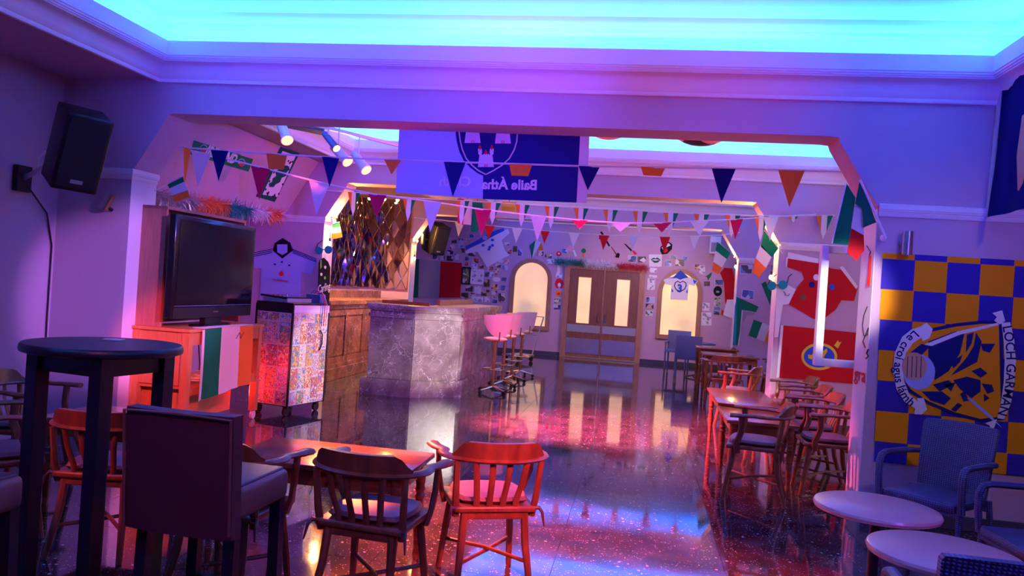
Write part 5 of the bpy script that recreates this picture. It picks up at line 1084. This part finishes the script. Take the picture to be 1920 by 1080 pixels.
left = A_([(430, 258, 60, 40, 'd'), (505, 245, 60, 46, 'b'), (585, 250, 60, 50, 'd'), (630, 195, 60, 40, 'b'), (410, 315, 60, 50, 'd'), (505, 302, 55, 50, 'b'), (385, 377, 75, 46, 'd'), (510, 358, 80, 50, 'd'), (628, 398, 85, 50, 'd'), (300, 430, 50, 78, 'd'), (384, 448, 76, 60, 'd'), (462, 430, 50, 76, 'd'), (215, 425, 58, 68, 'b'), (575, 450, 48, 46, 'b'), (672, 472, 76, 54, 'r'), (572, 508, 50, 46, 'r'), (735, 540, 60, 44, 'r'), (660, 540, 66, 60, 'w'), (840, 562, 66, 48, 'r'), (910, 600, 46, 76, 'o'), (925, 528, 66, 46, 'd'), (955, 478, 60, 34, 'd'), (1022, 488, 48, 56, 'r'), (1002, 552, 64, 50, 'b'), (800, 628, 56, 66, 'b'), (855, 628, 44, 50, 'w'), (992, 682, 58, 48, 'b'), (797, 725, 70, 86, 'd'), (885, 770, 76, 76, 'o'), (980, 778, 58, 66, 'b'), (600, 788, 90, 64, 'd'), (695, 800, 78, 86, 'w'), (782, 835, 96, 76, 'd'), (640, 852, 62, 40, 'r'), (880, 852, 70, 84, 'd'), (965, 888, 78, 104, 'd'), (550, 862, 86, 62, 'd'), (690, 908, 130, 64, 'w'), (550, 912, 70, 24, 'd'), (800, 908, 60, 60, 'w'), (885, 930, 66, 46, 'b'), (1022, 280, 62, 38, 'd'), (1055, 370, 46, 56, 'r')])
mid = B_([(180, 145, 34, 46, 'd'), (216, 172, 36, 50, 'b'), (425, 193, 54, 38, 'd'), (441, 238, 52, 34, 'w'), (372, 178, 40, 40, 'r'), (545, 160, 46, 34, 'b'), (505, 337, 48, 34, 'w'), (492, 528, 54, 40, 'g'), (490, 574, 54, 38, 'b')])
right = B_([(1042, 218, 62, 48, 'b'), (1114, 222, 62, 46, 'd'), (1197, 302, 52, 34, 'w'), (1195, 345, 58, 18, 'w'), (1182, 402, 56, 86, 'w'), (1175, 520, 62, 44, 'b'), (1170, 566, 60, 40, 'd'), (1166, 618, 54, 38, 'g'), (1308, 250, 46, 44, 'b'), (1392, 246, 68, 50, 'd'), (1345, 205, 46, 26, 'b'), (1430, 216, 36, 36, 'b')])
far = B_([(1520, 278, 36, 44, 'o'), (1557, 298, 42, 66, 'w'), (1592, 400, 44, 34, 'd'), (1585, 570, 50, 58, 'w'), (1587, 660, 74, 96, 'w'), (1682, 390, 60, 42, 'b'), (1670, 515, 48, 28, 'g'), (1668, 550, 48, 28, 'g'), (1666, 582, 48, 26, 'b'), (1662, 614, 48, 28, 'b')])
ordw = ['first', 'second', 'third', 'fourth', 'fifth', 'sixth', 'seventh', 'eighth', 'ninth', 'tenth', 'eleventh', 'twelfth']
cname = {'d': 'dark', 'b': 'bluish', 'r': 'reddish', 'w': 'white', 'o': 'orange-brown', 'g': 'green'}
def photos(lst, where, Y=WYB):
    rows = []; 
    for q in sorted(lst, key=lambda q: q[1]):
        if rows and q[1]-rows[-1][0][1] < 12 and len(rows[-1]) < 12: rows[-1].append(q)
        else: rows.append([q])
    for r, row in enumerate(rows):
        for k, (x, y, w_, h_, kk) in enumerate(sorted(row)):
            c = atY(x, y, Y); s = (c-CAM).dot(FW)/FPX; a = random.uniform(-.08, .08)
            t = thing('photo_print', '%s snapshot, %s in the %s row %s' % (cname[kk], ordw[k], ordw[r], where), 'photo', c, 0, 'snapshots '+where); t.rotation_euler = (0, a, 0)
            dz = random.uniform(0, .008)
            MB().box((0, -.003-dz, 0), (w_*s, .004, h_*s)).build('paper', 'whitepaint' if kk != 'd' else 'grey_ink', t); MB().box((0, -.0065-dz, 0), (w_*s*.93, .003, h_*s*.92)).build('picture', pal[kk], t)
photos(left, 'left of the left arched window'); photos(mid, 'around the top of the left arched window'); photos(right, 'between the door and the right arched window'); photos(far, 'right of the right arched window')
photos([(1399, 505, 22, 17, 'b'), (1402, 552, 22, 17, 'b')], 'on the wall left of the pink pier', Y3-.004)
def framed(name, label, x, y, w_, h_, fm, pm, Y=WYB):
    c = atY(x, y, Y); s = (c-CAM).dot(FW)/FPX; W_, H_ = w_*s, h_*s; t = thing(name, label, 'picture', c)
    for cx, cz, dx, dz in ((0, H_/2, W_, .03), (0, -H_/2, W_, .03), (-W_/2, 0, .03, H_), (W_/2, 0, .03, H_)): MB().box((cx, -.02, cz), (dx+.01, .03, dz+.01)).build('frame_bar', fm, t)
    MB().box((0, -.008, 0), (W_, .008, H_)).build('print', pm, t); return t
framed('framed_picture', 'dark framed picture with pale glints in the photo collage', 874, 517, 15, 30, 'black', 'photo_green'); t = framed('framed_notice', 'white framed notice in the middle of the photo collage', 895, 519, 22, 25, 'whitepaint', 'photo_white'); 
c = atY(931, 524, WYB-.01); t = thing('oval_sticker', 'white oval sticker in the photo collage', 'sticker', c); MB().lathe([(.10, 0), (.10, .006)], (0, 0, 0), 20, R=Matrix.Rotation(PI/2, 3, 'X') @ Matrix.Diagonal((1, .6, 1))).build('disc', 'whitepaint', t)
f7 = cr(920, 430, 3.927)
def cut(name, label, cat, parts, Y=YB-.006):
    p0 = f7([parts[0][1][0]])[0]; t = thY(name, label, cat, p0[0], p0[1], Y)
    for i, (nm, pts, m_) in enumerate(parts): polyY(nm, f7(pts), Y-.007*i, m_, t, .006)
    return t
cut('lips_poster', 'white poster with dark green lips beside the rear door', 'poster', [('sheet', [(1165, 185), (1262, 185), (1258, 275), (1168, 275)], 'white_ink'), ('lips', [(1178, 222), (1200, 208), (1213, 214), (1228, 207), (1252, 225), (1230, 245), (1205, 247)], 'dkgreen_ink'), ('mouth_line', [(1182, 224), (1212, 220), (1248, 226), (1212, 231)], 'white_ink')])
cut('mouth_badge', 'black and red open-mouth badge above the lips poster', 'badge', [('outline', [(1250, 130), (1275, 105), (1310, 90), (1338, 110), (1335, 145), (1300, 180), (1262, 185), (1248, 160)], 'blackc_ink'), ('lips', [(1258, 135), (1285, 112), (1312, 102), (1326, 118), (1300, 130), (1270, 150)], 'white_ink'), ('tongue', [(1268, 158), (1300, 138), (1305, 160), (1280, 176)], 'red_ink')])
cut('horseshoe_sign', 'red horseshoe-shaped sign left of the rear door', 'sign', [('shoe', [(475, 385), (488, 365), (508, 360), (530, 375), (537, 400), (525, 435), (510, 437), (518, 405), (505, 390), (492, 405), (500, 437), (482, 430), (472, 405)], 'red_ink'), ('face', disc(505, 410, 12, 14, n=10), 'white_ink')])
cut('orange_flower', 'orange paper flower under the horseshoe sign', 'paper flower', [('petals', [(480, 455), (500, 450), (520, 458), (524, 480), (512, 495), (490, 495), (477, 480)], 'orange_ink'), ('centre', disc(500, 474, 10, 10, n=8), 'red_ink')])
cut('white_cross', 'white paper cross above the horseshoe sign', 'paper cutout', [('upright', [(492, 265), (512, 265), (512, 330), (490, 330)], 'white_ink')])
cut('toy_guitar', 'small dark toy guitar hanging above the rear door', 'toy guitar', [('neck', [(805, 20), (820, 15), (880, 120), (870, 128)], 'blackc_ink'), ('head', [(800, 40), (822, 60), (815, 80), (798, 70)], 'blackc_ink')]); cut('toy_anchor', 'small dark anchor ornament hanging above the rear door', 'ornament', [('stem', [(885, 130), (892, 128), (935, 190), (928, 196)], 'brown_ink'), ('arms', [(915, 205), (935, 172), (952, 180), (945, 210)], 'blackc_ink')])
cut('toy_bat', 'small dark bat with a red grip above the rear door', 'ornament', [('blade', [(980, 105), (995, 108), (1040, 150), (1035, 165)], 'blackc_ink'), ('grip', [(1038, 150), (1060, 160), (1078, 180), (1060, 188)], 'red_ink')])
cut('red_ornament', 'round red ornament right of the left arched window', 'ornament', [('disc', disc(502, 180, 20, 18, n=12), 'red_ink'), ('dot', disc(502, 178, 8, 7, n=8), 'white_ink')]); cut('pink_paddle', 'pink and white paddle above the tinsel garland', 'ornament', [('disc', disc(592, 140, 26, 22, n=12), 'pink_ink'), ('stick', [(605, 155), (618, 150), (634, 195), (620, 202)], 'white_ink')]); cut('green_key', 'green key-shaped ornament above the tinsel garland', 'ornament', [('ring', disc(684, 158, 18, 18, n=12), 'green_ink'), ('shaft', [(678, 175), (690, 175), (686, 205), (676, 205)], 'orange_ink')])
cut('black_plaque', 'round black plaque beside the red shirt', 'plaque', [('disc', disc(1672, 455, 32, 38, n=16), 'blackc_ink'), ('mark', disc(1672, 460, 14, 8, n=10), 'grey_ink')]); cut('green_bow', 'small green leafy ornament right of the numbered shirt', 'ornament', [('leaf', [(1575, 350), (1600, 335), (1632, 312), (1625, 340), (1605, 370), (1590, 350)], 'green_ink'), ('stem', [(1598, 345), (1606, 345), (1604, 372), (1596, 372)], 'brown_ink')])
c = atY(1341, 460, 19.05); t = thing('air_conditioner', 'white air conditioning unit high on the rear wall at the right', 'air conditioner', c); MB().box((0, .05, 0), (.24, .28, .40), bev=.012).build('body', 'whitepaint', t); MB().box((0, -.095, -.05), (.20, .008, .22)).build('vent', 'grey_ink', t)
